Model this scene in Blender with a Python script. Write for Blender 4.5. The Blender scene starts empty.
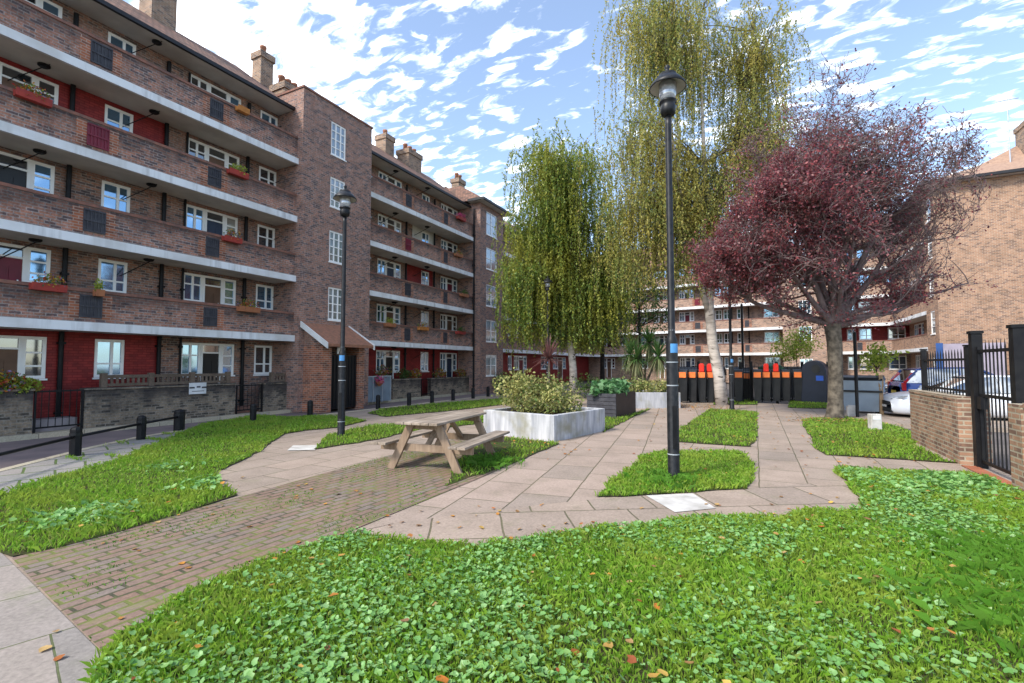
import bpy, bmesh, math, random
import numpy as np
from mathutils import Vector, Matrix, noise

random.seed(7)
rng = np.random.default_rng(7)
C = bpy.context.scene.collection
R = math.radians

# ------------------------------------------------------------------ camera
F_PX = 480.0
TH = math.atan(243 / 480); PH = math.atan(23.5 / 480); H = 1.7
sn, cs = math.sin(TH), math.cos(TH); sp, cp = math.sin(PH), math.cos(PH)


def ray(px, py):
    a = (px - 512) / F_PX; b = (341.5 - py) / F_PX
    up = b * cp + sp; fw = cp - b * sp
    return Vector((-sn * fw + cs * a, cs * fw + sn * a, up))


def G(px, py, z=0.0):
    """where the sight line of the surveyed point meets level z"""
    d = ray(px, py); t = (z - H) / d.z
    return Vector((d.x * t, d.y * t, z))


def onx(px, py, X):
    d = ray(px, py); t = X / d.x
    return d.y * t, H + d.z * t


# ------------------------------------------------------------------ object helpers
def setp(o, label=None, cat=None, group=None, kind=None):
    if label: o['label'] = label
    if cat: o['category'] = cat
    if group: o['group'] = group
    if kind: o['kind'] = kind
    return o


def thing(name, label, cat, loc=(0, 0, 0), rz=0.0, group=None):
    o = bpy.data.objects.new(name, None); C.objects.link(o)
    o.location = loc; o.rotation_euler = (0, 0, rz); o.empty_display_size = 0.2
    return setp(o, label, cat, group)


def link_mesh(name, me, mat, parent=None, loc=None, rz=0.0):
    o = bpy.data.objects.new(name, me); C.objects.link(o)
    for m in (mat if isinstance(mat, (list, tuple)) else [mat]):
        me.materials.append(m)
    if parent: o.parent = parent
    if loc is not None:
        o.location = loc; o.rotation_euler = (0, 0, rz)
    return o


def copy_tree(o, parent=None):
    c = o.copy(); C.objects.link(c)
    if parent: c.parent = parent
    for ch in list(o.children):
        copy_tree(ch, c)
    return c


class MB:
    def __init__(s):
        s.v = []; s.f = []; s.mi = []; s.M = None; s.k = 0

    def add(s, vs, fs):
        b = len(s.v)
        for p in vs:
            p = Vector(p)
            s.v.append(tuple(s.M @ p) if s.M is not None else tuple(p))
        for f in fs:
            s.f.append([b + i for i in f]); s.mi.append(s.k)

    def box(s, x0, x1, y0, y1, z0, z1):
        s.add([(x0, y0, z0), (x1, y0, z0), (x1, y1, z0), (x0, y1, z0), (x0, y0, z1), (x1, y0, z1), (x1, y1, z1), (x0, y1, z1)],
              [(3, 2, 1, 0), (4, 5, 6, 7), (0, 1, 5, 4), (1, 2, 6, 5), (2, 3, 7, 6), (3, 0, 4, 7)])

    def beam(s, a, b, w, h, up=(0, 0, 1)):
        a = Vector(a); b = Vector(b); d = (b - a)
        t = d.normalized(); up = Vector(up)
        if abs(t.dot(up)) > .98: up = Vector((1, 0, 0))
        r = t.cross(up).normalized() * w / 2; u = r.cross(t).normalized() * h / 2
        vs = [a - r - u, a + r - u, a + r + u, a - r + u, b - r - u, b + r - u, b + r + u, b - r + u]
        s.add(vs, [(3, 2, 1, 0), (4, 5, 6, 7), (0, 1, 5, 4), (1, 2, 6, 5), (2, 3, 7, 6), (3, 0, 4, 7)])

    def prism(s, poly, z0, z1):
        n = len(poly)
        vs = [(p[0], p[1], z0) for p in poly] + [(p[0], p[1], z1) for p in poly]
        s.add(vs, [tuple(range(n - 1, -1, -1)), tuple(range(n, 2 * n))] + [(i, (i + 1) % n, n + (i + 1) % n, n + i) for i in range(n)])

    def sheet(s, poly, z):
        ar = sum(poly[i - 1][0] * poly[i][1] - poly[i][0] * poly[i - 1][1] for i in range(len(poly)))
        if ar < 0: poly = poly[::-1]
        s.add([(p[0], p[1], z) for p in poly], [tuple(range(len(poly)))])

    def extr(s, prof, axis, a0, a1):
        """profile of (p,q) pairs extruded along x (axis 0: p=y,q=z) or y (axis 1: p=x,q=z)"""
        n = len(prof)
        def mk(a, p): return (a, p[0], p[1]) if axis == 0 else (p[0], a, p[1])
        vs = [mk(a0, p) for p in prof] + [mk(a1, p) for p in prof]
        s.add(vs, [tuple(range(n - 1, -1, -1)), tuple(range(n, 2 * n))] + [(i, (i + 1) % n, n + (i + 1) % n, n + i) for i in range(n)])

    def tube(s, pts, rad, n=8, cap=True):
        pts = [Vector(p) for p in pts]
        if not isinstance(rad, (list, tuple)): rad = [rad] * len(pts)
        vs = []; fs = []
        ref = None
        for i, p in enumerate(pts):
            a = pts[max(i - 1, 0)]; b = pts[min(i + 1, len(pts) - 1)]
            t = (b - a)
            t = t.normalized() if t.length > 1e-9 else Vector((0, 0, 1))
            if ref is None:
                ref = Vector((1, 0, 0)) if abs(t.x) < .8 else Vector((0, 1, 0))
            r = (ref - t * ref.dot(t)).normalized(); ref = r
            u = t.cross(r)
            for k in range(n):
                an = 2 * math.pi * k / n
                vs.append(p + (r * math.cos(an) + u * math.sin(an)) * rad[i])
        for i in range(len(pts) - 1):
            for k in range(n):
                k2 = (k + 1) % n
                fs.append((i * n + k, i * n + k2, (i + 1) * n + k2, (i + 1) * n + k))
        if cap:
            fs.append(tuple(range(n - 1, -1, -1))); fs.append(tuple((len(pts) - 1) * n + k for k in range(n)))
        s.add(vs, fs)

    def lathe(s, prof, n=20, c=(0, 0, 0), cap=True):
        vs = []; fs = []
        for r, z in prof:
            for k in range(n):
                a = 2 * math.pi * k / n
                vs.append((c[0] + r * math.cos(a), c[1] + r * math.sin(a), c[2] + z))
        m = len(prof)
        for i in range(m - 1):
            for k in range(n):
                k2 = (k + 1) % n
                fs.append((i * n + k, i * n + k2, (i + 1) * n + k2, (i + 1) * n + k))
        if cap:
            fs.append(tuple(range(n - 1, -1, -1))); fs.append(tuple((m - 1) * n + k for k in range(n)))
        s.add(vs, fs)

    def mesh(s, name, smooth=False):
        me = bpy.data.meshes.new(name); me.from_pydata(s.v, [], s.f)
        if any(s.mi): me.polygons.foreach_set('material_index', s.mi)
        if smooth: me.polygons.foreach_set('use_smooth', [True] * len(s.f))
        me.update(); return me

    def build(s, name, mat, parent=None, smooth=False, bevel=0.0, loc=None, rz=0.0):
        o = link_mesh(name, s.mesh(name, smooth), mat, parent, loc, rz)
        if bevel:
            b = o.modifiers.new('bevel', 'BEVEL'); b.width = bevel; b.segments = 2; b.limit_method = 'ANGLE'
        return o


def np_mesh(name, V, Fi, nper):
    me = bpy.data.meshes.new(name)
    nf = len(Fi) // nper
    me.vertices.add(len(V)); me.vertices.foreach_set('co', np.asarray(V, dtype=np.float32).ravel())
    me.loops.add(len(Fi)); me.loops.foreach_set('vertex_index', np.asarray(Fi, dtype=np.int32))
    me.polygons.add(nf); me.polygons.foreach_set('loop_start', np.arange(0, nf * nper, nper, dtype=np.int32))
    me.polygons.foreach_set('loop_total', np.full(nf, nper, dtype=np.int32))
    me.update(calc_edges=True); me.validate(); return me


def unit(v):
    return v / np.maximum(np.linalg.norm(v, axis=1, keepdims=True), 1e-9)


def leaves_mesh(name, P, size, aspect=.55, upbias=.3, down=False, fold=.12):
    """one folded diamond per leaf"""
    P = np.asarray(P, dtype=np.float64); n = len(P)
    size = np.broadcast_to(np.asarray(size, dtype=np.float64), (n,))[:, None]
    N = unit(rng.normal(size=(n, 3)) + np.array([0, 0, upbias]))
    A = rng.normal(size=(n, 3))
    if down: A = A * .5 + np.array([0, 0, -1.0])
    A = unit(A - N * np.sum(A * N, axis=1, keepdims=True))
    B = np.cross(N, A)
    V = np.empty((n, 4, 3))
    V[:, 0] = P - A * size * .5
    V[:, 1] = P + B * size * .5 * aspect + N * size * fold
    V[:, 2] = P + A * size * .5
    V[:, 3] = P - B * size * .5 * aspect + N * size * fold
    return np_mesh(name, V.reshape(-1, 3), np.arange(4 * n), 4)


# ------------------------------------------------------------------ materials
def nt(name):
    m = bpy.data.materials.new(name); m.use_nodes = True
    t = m.node_tree; t.nodes.clear()
    out = t.nodes.new('ShaderNodeOutputMaterial')
    return m, t, out


def N(t, typ, **kw):
    n = t.nodes.new('ShaderNode' + typ)
    for k, v in kw.items():
        if k.startswith('_'):
            setattr(n, k[1:], v)
        else:
            key = k.replace('__', ' ')
            n.inputs[int(key[1:]) if key[0] == 'i' and key[1:].isdigit() else key].default_value = v
    return n


def L(t, a, b): t.links.new(a, b)


def c4(c): return (c[0], c[1], c[2], 1)


def bsdf(t, out, rough=.7, metal=0, spec=.35):
    b = N(t, 'BsdfPrincipled', Roughness=rough, Metallic=metal)
    b.inputs['Specular IOR Level'].default_value = spec
    L(t, b.outputs[0], out.inputs[0]); return b


def noise_mix(t, vec, c1, c2, scale, detail=5, lo=.35, hi=.65):
    n = N(t, 'TexNoise', Scale=scale, Detail=detail)
    if vec is not None: L(t, vec, n.inputs['Vector'])
    r = N(t, 'MapRange'); r.inputs[1].default_value = lo; r.inputs[2].default_value = hi
    L(t, n.outputs[0], r.inputs[0])
    m = N(t, 'Mix', _data_type='RGBA'); L(t, r.outputs[0], m.inputs[0])
    for i, c in ((6, c1), (7, c2)):
        if hasattr(c, 'links') or hasattr(c, 'is_linked'): L(t, c, m.inputs[i])
        else: m.inputs[i].default_value = c4(c)
    return m.outputs[2], n.outputs[0], r.outputs[0]


def mix(t, fac, a, b, blend='MIX'):
    m = N(t, 'Mix', _data_type='RGBA', _blend_type=blend)
    for i, c in ((0, fac), (6, a), (7, b)):
        if hasattr(c, 'is_linked'): L(t, c, m.inputs[i])
        elif i == 0: m.inputs[0].default_value = c
        else: m.inputs[i].default_value = c4(c)
    return m.outputs[2]


def plain(name, col, col2=None, scale=6, rough=.6, metal=0, spec=.35, bump=0.0, detail=5):
    m, t, out = nt(name); b = bsdf(t, out, rough, metal, spec)
    g = N(t, 'NewGeometry')
    col2 = col2 or tuple(x * .75 for x in col)
    c, h, _ = noise_mix(t, g.outputs['Position'], col, col2, scale, detail)
    L(t, c, b.inputs['Base Color'])
    if bump:
        bp = N(t, 'Bump', Strength=bump, Distance=.02); L(t, h, bp.inputs['Height']); L(t, bp.outputs[0], b.inputs['Normal'])
    return m


def wall_uv(t):
    """(along the wall, height) for any upright wall"""
    g = N(t, 'NewGeometry')
    cr = N(t, 'VectorMath', _operation='CROSS_PRODUCT'); cr.inputs[0].default_value = (0, 0, 1)
    L(t, g.outputs['True Normal'], cr.inputs[1])
    nm = N(t, 'VectorMath', _operation='NORMALIZE'); L(t, cr.outputs[0], nm.inputs[0])
    dt = N(t, 'VectorMath', _operation='DOT_PRODUCT'); L(t, nm.outputs[0], dt.inputs[0]); L(t, g.outputs['Position'], dt.inputs[1])
    sx = N(t, 'SeparateXYZ'); L(t, g.outputs['Position'], sx.inputs[0])
    cb = N(t, 'CombineXYZ'); L(t, dt.outputs['Value'], cb.inputs[0]); L(t, sx.outputs[2], cb.inputs[1])
    return cb.outputs[0], g.outputs['Position'], sx.outputs[2]


def brick(name, c1, c2, c3, mortar, bw=.225, bh=.075, ms=.011, stain=(.05, .045, .04), stain_amt=.5, rough=.85, bump=.5, soot=0.0, patch=None):
    m, t, out = nt(name); b = bsdf(t, out, rough, 0, .25)
    uv, pos, z = wall_uv(t)
    bt = N(t, 'TexBrick', Scale=1.0); L(t, uv, bt.inputs['Vector'])
    bt.inputs['Brick Width'].default_value = bw; bt.inputs['Row Height'].default_value = bh
    bt.inputs['Mortar Size'].default_value = ms; bt.inputs['Mortar Smooth'].default_value = .2; bt.inputs['Bias'].default_value = -.1
    bt.inputs['Color1'].default_value = c4(c1); bt.inputs['Color2'].default_value = c4(c2); bt.inputs['Mortar'].default_value = c4(mortar)
    # a second layer of single dark or burnt bricks on the same bond
    vo = N(t, 'TexBrick', Scale=1.0); L(t, uv, vo.inputs['Vector'])
    vo.inputs['Brick Width'].default_value = bw; vo.inputs['Row Height'].default_value = bh
    vo.inputs['Mortar Size'].default_value = 0; vo.inputs['Bias'].default_value = 0
    vo.inputs['Color1'].default_value = (0, 0, 0, 1); vo.inputs['Color2'].default_value = (1, 1, 1, 1)
    vo.offset = .5
    n0 = N(t, 'TexNoise', Scale=7.3, Detail=2); L(t, uv, n0.inputs['Vector'])
    a = N(t, 'Math', _operation='ADD'); L(t, vo.outputs[0], a.inputs[0]); L(t, n0.outputs[0], a.inputs[1])
    r0 = N(t, 'MapRange'); r0.inputs[1].default_value = 1.1; r0.inputs[2].default_value = 1.35; L(t, a.outputs[0], r0.inputs[0])
    inv = N(t, 'Math', _operation='SUBTRACT'); inv.inputs[0].default_value = 1; L(t, bt.outputs['Fac'], inv.inputs[1])
    k = N(t, 'Math', _operation='MULTIPLY'); L(t, r0.outputs[0], k.inputs[0]); L(t, inv.outputs[0], k.inputs[1])
    col = mix(t, k.outputs[0], bt.outputs[0], c3)
    if patch:
        n5 = N(t, 'TexNoise', Scale=4.6, Detail=4, Roughness=.75); L(t, uv, n5.inputs['Vector'])
        r5 = N(t, 'MapRange'); r5.inputs[1].default_value = .52; r5.inputs[2].default_value = .66; r5.inputs[4].default_value = .6; L(t, n5.outputs[0], r5.inputs[0])
        col = mix(t, r5.outputs[0], col, patch)
        n6 = N(t, 'TexNoise', Scale=13, Detail=3, Roughness=.8); L(t, uv, n6.inputs['Vector'])
        r6 = N(t, 'MapRange'); r6.inputs[1].default_value = .3; r6.inputs[2].default_value = .7; r6.inputs[3].default_value = .6; r6.inputs[4].default_value = 1.35; L(t, n6.outputs[0], r6.inputs[0])
        s6 = N(t, 'VectorMath', _operation='SCALE'); L(t, col, s6.inputs[0]); L(t, r6.outputs[0], s6.inputs[3]); col = s6.outputs[0]
    if soot:
        tg = N(t, 'TexCoord'); sg = N(t, 'SeparateXYZ'); L(t, tg.outputs['Generated'], sg.inputs[0])
        n7 = N(t, 'TexNoise', Scale=1.3, Detail=6, Roughness=.6); L(t, pos, n7.inputs['Vector'])
        a7 = N(t, 'Math', _operation='MULTIPLY_ADD'); L(t, n7.outputs[0], a7.inputs[0]); a7.inputs[1].default_value = 1.5; L(t, sg.outputs[2], a7.inputs[2])
        r7 = N(t, 'MapRange', _interpolation_type='SMOOTHSTEP'); r7.inputs[1].default_value = 1.1; r7.inputs[2].default_value = 1.75; r7.inputs[4].default_value = soot; L(t, a7.outputs[0], r7.inputs[0])
        col = mix(t, r7.outputs[0], col, (.035, .03, .032))
    n1 = N(t, 'TexNoise', Scale=.55, Detail=6, Roughness=.65); L(t, pos, n1.inputs['Vector'])
    r1 = N(t, 'MapRange'); r1.inputs[1].default_value = .48; r1.inputs[2].default_value = .78; r1.inputs[4].default_value = stain_amt
    L(t, n1.outputs[0], r1.inputs[0])
    col = mix(t, r1.outputs[0], col, stain)
    n2 = N(t, 'TexNoise', Scale=3.1, Detail=6); L(t, pos, n2.inputs['Vector'])
    r2 = N(t, 'MapRange'); r2.inputs[1].default_value = .3; r2.inputs[2].default_value = .7; r2.inputs[3].default_value = .78; r2.inputs[4].default_value = 1.2
    L(t, n2.outputs[0], r2.inputs[0])
    mm = N(t, 'VectorMath', _operation='SCALE'); L(t, col, mm.inputs[0]); L(t, r2.outputs[0], mm.inputs[3])
    L(t, mm.outputs[0], b.inputs['Base Color'])
    bp = N(t, 'Bump', Strength=bump, Distance=.01); L(t, inv.outputs[0], bp.inputs['Height']); L(t, bp.outputs[0], b.inputs['Normal'])
    return m


def slabs(name, c1, c2, mortar, bw, bh, ms, ang=0.0, stain=(.1, .1, .06), stain_amt=.4, moss=(.10, .15, .03), moss_amt=.0, off=.5, rough=.8, joint_noise=.03):
    """paving in world plan; bw runs along world Y turned by ang"""
    m, t, out = nt(name); b = bsdf(t, out, rough, 0, .3)
    g = N(t, 'NewGeometry'); mp = N(t, 'Mapping'); mp.inputs['Rotation'].default_value = (0, 0, -R(90) + ang)
    L(t, g.outputs['Position'], mp.inputs['Vector'])
    jn = N(t, 'TexNoise', Scale=2.3, Detail=3); L(t, mp.outputs[0], jn.inputs['Vector'])
    js = N(t, 'VectorMath', _operation='SCALE'); L(t, jn.outputs['Color'], js.inputs[0]); js.inputs[3].default_value = joint_noise
    ja = N(t, 'VectorMath', _operation='ADD'); L(t, mp.outputs[0], ja.inputs[0]); L(t, js.outputs[0], ja.inputs[1])
    bt = N(t, 'TexBrick', Scale=1.0); L(t, ja.outputs[0], bt.inputs['Vector']); bt.offset = off
    bt.inputs['Brick Width'].default_value = bw; bt.inputs['Row Height'].default_value = bh
    bt.inputs['Mortar Size'].default_value = ms; bt.inputs['Mortar Smooth'].default_value = .3
    bt.inputs['Color1'].default_value = c4(c1); bt.inputs['Color2'].default_value = c4(c2); bt.inputs['Mortar'].default_value = c4(mortar)
    col = bt.outputs[0]
    b3 = N(t, 'TexBrick', Scale=1.0); L(t, ja.outputs[0], b3.inputs['Vector']); b3.offset = off
    b3.inputs['Brick Width'].default_value = bw; b3.inputs['Row Height'].default_value = bh; b3.inputs['Mortar Size'].default_value = 0
    b3.inputs['Color1'].default_value = (.68, .72, .74, 1); b3.inputs['Color2'].default_value = (1.22, 1.15, 1.10, 1); b3.inputs['Bias'].default_value = .1
    b3.squash = 1.0
    n8 = N(t, 'TexNoise', Scale=.8, Detail=2); L(t, mp.outputs[0], n8.inputs['Vector'])
    col = mix(t, .85, col, b3.outputs[0], 'MULTIPLY')
    n1 = N(t, 'TexNoise', Scale=1.4, Detail=9, Roughness=.72); L(t, g.outputs['Position'], n1.inputs['Vector'])
    r1 = N(t, 'MapRange'); r1.inputs[1].default_value = .42; r1.inputs[2].default_value = .75; r1.inputs[4].default_value = stain_amt
    L(t, n1.outputs[0], r1.inputs[0]); col = mix(t, r1.outputs[0], col, stain)
    n3 = N(t, 'TexNoise', Scale=35, Detail=4, Roughness=.7); L(t, g.outputs['Position'], n3.inputs['Vector'])
    r3 = N(t, 'MapRange'); r3.inputs[1].default_value = .25; r3.inputs[2].default_value = .75; r3.inputs[3].default_value = .72; r3.inputs[4].default_value = 1.25
    L(t, n3.outputs[0], r3.inputs[0])
    sc = N(t, 'VectorMath', _operation='SCALE'); L(t, col, sc.inputs[0]); L(t, r3.outputs[0], sc.inputs[3]); col = sc.outputs[0]
    if moss_amt:
        n4 = N(t, 'TexNoise', Scale=2.2, Detail=8, Roughness=.7); L(t, g.outputs['Position'], n4.inputs['Vector'])
        a = N(t, 'Math', _operation='MULTIPLY_ADD'); L(t, bt.outputs['Fac'], a.inputs[0]); a.inputs[1].default_value = .16; L(t, n4.outputs[0], a.inputs[2])
        r4 = N(t, 'MapRange'); r4.inputs[1].default_value = .56; r4.inputs[2].default_value = .7; r4.inputs[4].default_value = moss_amt
        L(t, a.outputs[0], r4.inputs[0]); col = mix(t, r4.outputs[0], col, moss)
    L(t, col, b.inputs['Base Color'])
    inv = N(t, 'Math', _operation='SUBTRACT'); inv.inputs[0].default_value = 1; L(t, bt.outputs['Fac'], inv.inputs[1])
    hh = N(t, 'Math', _operation='MULTIPLY_ADD'); L(t, n3.outputs[0], hh.inputs[0]); hh.inputs[1].default_value = .25; L(t, inv.outputs[0], hh.inputs[2])
    bp = N(t, 'Bump', Strength=.5, Distance=.008); L(t, hh.outputs[0], bp.inputs['Height']); L(t, bp.outputs[0], b.inputs['Normal'])
    return m


def leaf_mat(name, cols, transl=.35, rough=.5, spec=.3, big=None, bigscale=.6):
    m, t, out = nt(name)
    g = N(t, 'NewGeometry'); cr = N(t, 'ValToRGB')
    e = cr.color_ramp.elements
    while len(e) > 1: e.remove(e[-1])
    for i, c in enumerate(cols):
        x = e[0] if i == 0 else e.new(i / (len(cols) - 1))
        x.position = i / (len(cols) - 1); x.color = c4(c)
    L(t, g.outputs['Random Per Island'], cr.inputs[0]); col = cr.outputs[0]
    if big:
        n = N(t, 'TexNoise', Scale=bigscale, Detail=3); L(t, g.outputs['Position'], n.inputs['Vector'])
        r = N(t, 'MapRange'); r.inputs[1].default_value = .45; r.inputs[2].default_value = .65; r.inputs[4].default_value = .75
        L(t, n.outputs[0], r.inputs[0]); col = mix(t, r.outputs[0], col, big)
    p = N(t, 'BsdfPrincipled', Roughness=rough); p.inputs['Specular IOR Level'].default_value = spec
    L(t, col, p.inputs['Base Color'])
    tr = N(t, 'BsdfTranslucent'); L(t, col, tr.inputs[0])
    ms = N(t, 'MixShader'); ms.inputs[0].default_value = transl
    L(t, p.outputs[0], ms.inputs[1]); L(t, tr.outputs[0], ms.inputs[2]); L(t, ms.outputs[0], out.inputs[0])
    return m


def glass_mat(name, base, refl=.35, rough=.04, tint=(.9, .95, 1, 1)):
    m, t, out = nt(name)
    g = N(t, 'NewGeometry')
    c, _, _ = noise_mix(t, g.outputs['Position'], base, tuple(x * .45 for x in base), 1.7, 2)
    d = N(t, 'BsdfDiffuse'); L(t, c, d.inputs[0])
    gl = N(t, 'BsdfGlossy', Roughness=rough); gl.inputs[0].default_value = tint
    f = N(t, 'Fresnel', IOR=1.5)
    a = N(t, 'Math', _operation='ADD'); a.inputs[1].default_value = refl; L(t, f.outputs[0], a.inputs[0]); a.use_clamp = True
    ms = N(t, 'MixShader'); L(t, a.outputs[0], ms.inputs[0]); L(t, d.outputs[0], ms.inputs[1]); L(t, gl.outputs[0], ms.inputs[2])
    L(t, ms.outputs[0], out.inputs[0]); return m


def wood_mat(name, c1, c2, axis=1, rough=.8):
    m, t, out = nt(name); b = bsdf(t, out, rough, 0, .2)
    tc = N(t, 'TexCoord'); mp = N(t, 'Mapping')
    s = [26, 26, 26]; s[axis] = 1.6; mp.inputs['Scale'].default_value = s
    L(t, tc.outputs['Object'], mp.inputs['Vector'])
    c, h, _ = noise_mix(t, mp.outputs[0], c1, c2, 1.0, 6, .3, .7)
    c2_, _, _ = noise_mix(t, tc.outputs['Object'], (1, 1, 1), (.72, .7, .66), 2.5, 4)
    col = mix(t, 1.0, c, c2_, 'MULTIPLY')
    gi = N(t, 'NewGeometry'); ri = N(t, 'MapRange'); ri.inputs[3].default_value = .72; ri.inputs[4].default_value = 1.15; L(t, gi.outputs['Random Per Island'], ri.inputs[0])
    si = N(t, 'VectorMath', _operation='SCALE'); L(t, col, si.inputs[0]); L(t, ri.outputs[0], si.inputs[3]); col = si.outputs[0]
    L(t, col, b.inputs['Base Color'])
    bp = N(t, 'Bump', Strength=.3, Distance=.005); L(t, h, bp.inputs['Height']); L(t, bp.outputs[0], b.inputs['Normal'])
    return m


M = {}
M['brick_dark'] = brick('brick_dark', (.32, .16, .108), (.21, .135, .104), (.105, .078, .076), (.28, .24, .215), stain=(.10, .08, .072), stain_amt=.5, patch=(.36, .165, .115))
M['brick_parapet'] = brick('brick_parapet', (.38, .18, .122), (.25, .15, .116), (.115, .083, .084), (.31, .265, .24), stain=(.11, .085, .08), stain_amt=.4, soot=.62, patch=(.42, .185, .13))
M['brick_tower'] = brick('brick_tower', (.34, .18, .13), (.24, .15, .12), (.125, .09, .09), (.29, .24, .22), stain=(.14, .10, .095), stain_amt=.3, patch=(.39, .185, .13))
M['brick_back'] = brick('brick_back', (.36, .205, .14), (.26, .15, .11), (.14, .085, .07), (.42, .36, .30), stain=(.2, .14, .11), stain_amt=.4)
M['brick_gable'] = brick('brick_gable', (.36, .20, .125), (.27, .155, .10), (.18, .105, .08), (.40, .31, .235), stain=(.22, .15, .10), stain_amt=.35)
M['brick_orange'] = brick('brick_orange', (.36, .125, .065), (.27, .10, .06), (.16, .07, .05), (.34, .25, .2), stain_amt=.25)
M['brick_garden'] = brick('brick_garden', (.27, .205, .145), (.20, .16, .12), (.07, .06, .05), (.24, .21, .175), stain=(.05, .045, .04), stain_amt=.5, soot=.85, patch=(.20, .18, .14))
M['brick_wall'] = brick('brick_wall', (.34, .195, .125), (.25, .145, .10), (.17, .10, .075), (.34, .29, .22), stain=(.13, .11, .07), stain_amt=.35, ms=.013)
M['brick_red_paint'] = brick('brick_red_paint', (.30, .035, .032), (.26, .03, .028), (.21, .025, .025), (.19, .016, .016), stain=(.12, .012, .014), stain_amt=.5, rough=.55)
M['wall_white'] = plain('wall_white', (.62, .6, .55), (.5, .48, .44), 3)
M['coping'] = plain('coping', (.26, .115, .08), (.15, .085, .07), 7, .85, bump=.3)
M['white_paint'] = plain('white_paint', (.78, .78, .77), (.66, .66, .65), 2.5, .45)
M['slab_edge'] = None
M['soffit'] = plain('soffit', (.62, .585, .53), (.48, .45, .41), 1.2, .85)
M['upvc'] = plain('upvc', (.87, .87, .86), (.82, .82, .81), 2, .35)
M['glass_blue'] = glass_mat('glass_blue', (.04, .12, .20), .42, .05, (.5, .74, 1, 1))
M['glass_dark'] = glass_mat('glass_dark', (.03, .035, .04), .2)
M['glass_blind'] = glass_mat('glass_blind', (.34, .33, .31), .15)
M['glass_pale'] = glass_mat('glass_pale', (.20, .24, .27), .16, .08)
M['black_metal'] = plain('black_metal', (.006, .006, .008), (.012, .012, .013), 8, .5, 0, .22)
M['black_pole'] = plain('black_pole', (.006, .007, .009), (.018, .018, .02), 14, .42, 0, .28, bump=.05)
M['pipe_grey'] = plain('pipe_grey', (.36, .39, .42), (.28, .31, .34), 3, .5)
M['door_blue'] = plain('door_blue', (.03, .045, .085), None, 3, .4)
M['door_red'] = plain('door_red', (.18, .012, .03), None, 3, .45)
M['door_brown'] = plain('door_brown', (.16, .085, .05), None, 3, .5)
M['door_black'] = plain('door_black', (.012, .012, .014), None, 3, .4)
M['roof_tile'] = brick('roof_tile', (.24, .13, .09), (.18, .10, .075), (.12, .075, .06), (.07, .045, .038), bw=.2, bh=.16, ms=.014, stain=(.09, .07, .05), stain_amt=.5)
M['roof_terracotta'] = plain('roof_terracotta', (.34, .15, .09), (.22, .11, .07), 9, .8, bump=.3)
M['chimney'] = brick('chimney', (.30, .18, .115), (.20, .125, .09), (.12, .08, .07), (.35, .3, .24), stain_amt=.45)
M['pot'] = plain('pot', (.34, .15, .09), None, 6, .8)
M['gutter'] = plain('gutter', (.02, .02, .024), None, 4, .5)
M['dark_steel'] = plain('dark_steel', (.035, .035, .045), (.06, .06, .07), 6, .6)
M['asphalt'] = plain('asphalt', (.20, .155, .15), (.14, .115, .115), 1.4, .9, 0, .2, bump=.2, detail=10)
M['ground'] = plain('ground', (.15, .13, .12), (.10, .09, .085), .7, .9, 0, .2, detail=8)
M['kerb'] = slabs('kerb', (.50, .45, .34), (.42, .37, .28), (.2, .18, .14), .9, 4.0, .012, stain=(.25, .21, .14), stain_amt=.5)
M['paving'] = slabs('paving', (.36, .285, .232), (.29, .24, .202), (.105, .09, .06), .9, .62, .010, 0, (.17, .135, .10), .65, (.12, .14, .05), .25)
M['paving_turned'] = slabs('paving_turned', (.365, .285, .232), (.295, .24, .205), (.105, .09, .06), .95, .66, .011, R(-8), (.17, .135, .10), .6, (.12, .14, .05), .2)
M['paving_cross'] = slabs('paving_cross', (.355, .278, .226), (.28, .232, .195), (.105, .09, .06), .75, .8, .012, R(58), (.17, .135, .10), .6, (.12, .14, .05), .25)
M['paving_grey'] = slabs('paving_grey', (.30, .285, .275), (.23, .22, .215), (.07, .085, .04), .75, .6, .02, R(20), (.14, .14, .11), .5, (.08, .15, .02), .6)
M['paving_walk'] = slabs('paving_walk', (.29, .255, .23), (.25, .225, .205), (.08, .09, .04), .62, .85, .007, R(16), (.16, .145, .12), .5, (.1, .15, .03), .3, joint_noise=.015)
M['pavers'] = slabs('pavers', (.27, .165, .12), (.165, .14, .125), (.06, .06, .035), .235, .112, .015, R(2), (.10, .085, .07), .5, (.15, .17, .04), .75, joint_noise=.025)
M['soil'] = plain('soil', (.035, .055, .014), (.06, .05, .025), 4, .95, 0, .1, bump=.6, detail=8)
M['earth'] = plain('earth', (.07, .045, .03), (.04, .028, .02), 9, .95, 0, .1, bump=.6)
M['cover_stone'] = plain('cover_stone', (.56, .54, .51), (.36, .34, .31), 4, .85, bump=.2, detail=9)
M['concrete_white'] = None
M['wood_table'] = wood_mat('wood_table', (.40, .33, .27), (.22, .18, .145), 1)
M['wood_leg'] = wood_mat('wood_leg', (.42, .31, .225), (.28, .2, .14), 2)
M['wood_rail'] = wood_mat('wood_rail', (.20, .15, .115), (.13, .10, .08), 0)
M['bark_birch'] = None
M['bark_plum'] = plain('bark_plum', (.16, .135, .105), (.055, .047, .038), 7, .9, 0, .15, bump=.8, detail=8)
M['bark_dark'] = plain('bark_dark', (.045, .036, .034), (.025, .022, .022), 6, .9, 0, .15, bump=.6)
M['leaf_birch'] = leaf_mat('leaf_birch', [(.19, .28, .055), (.15, .25, .055), (.27, .33, .06), (.12, .20, .05), (.42, .41, .07), (.20, .29, .06)], .45, big=(.38, .37, .06), bigscale=.6)
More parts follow.
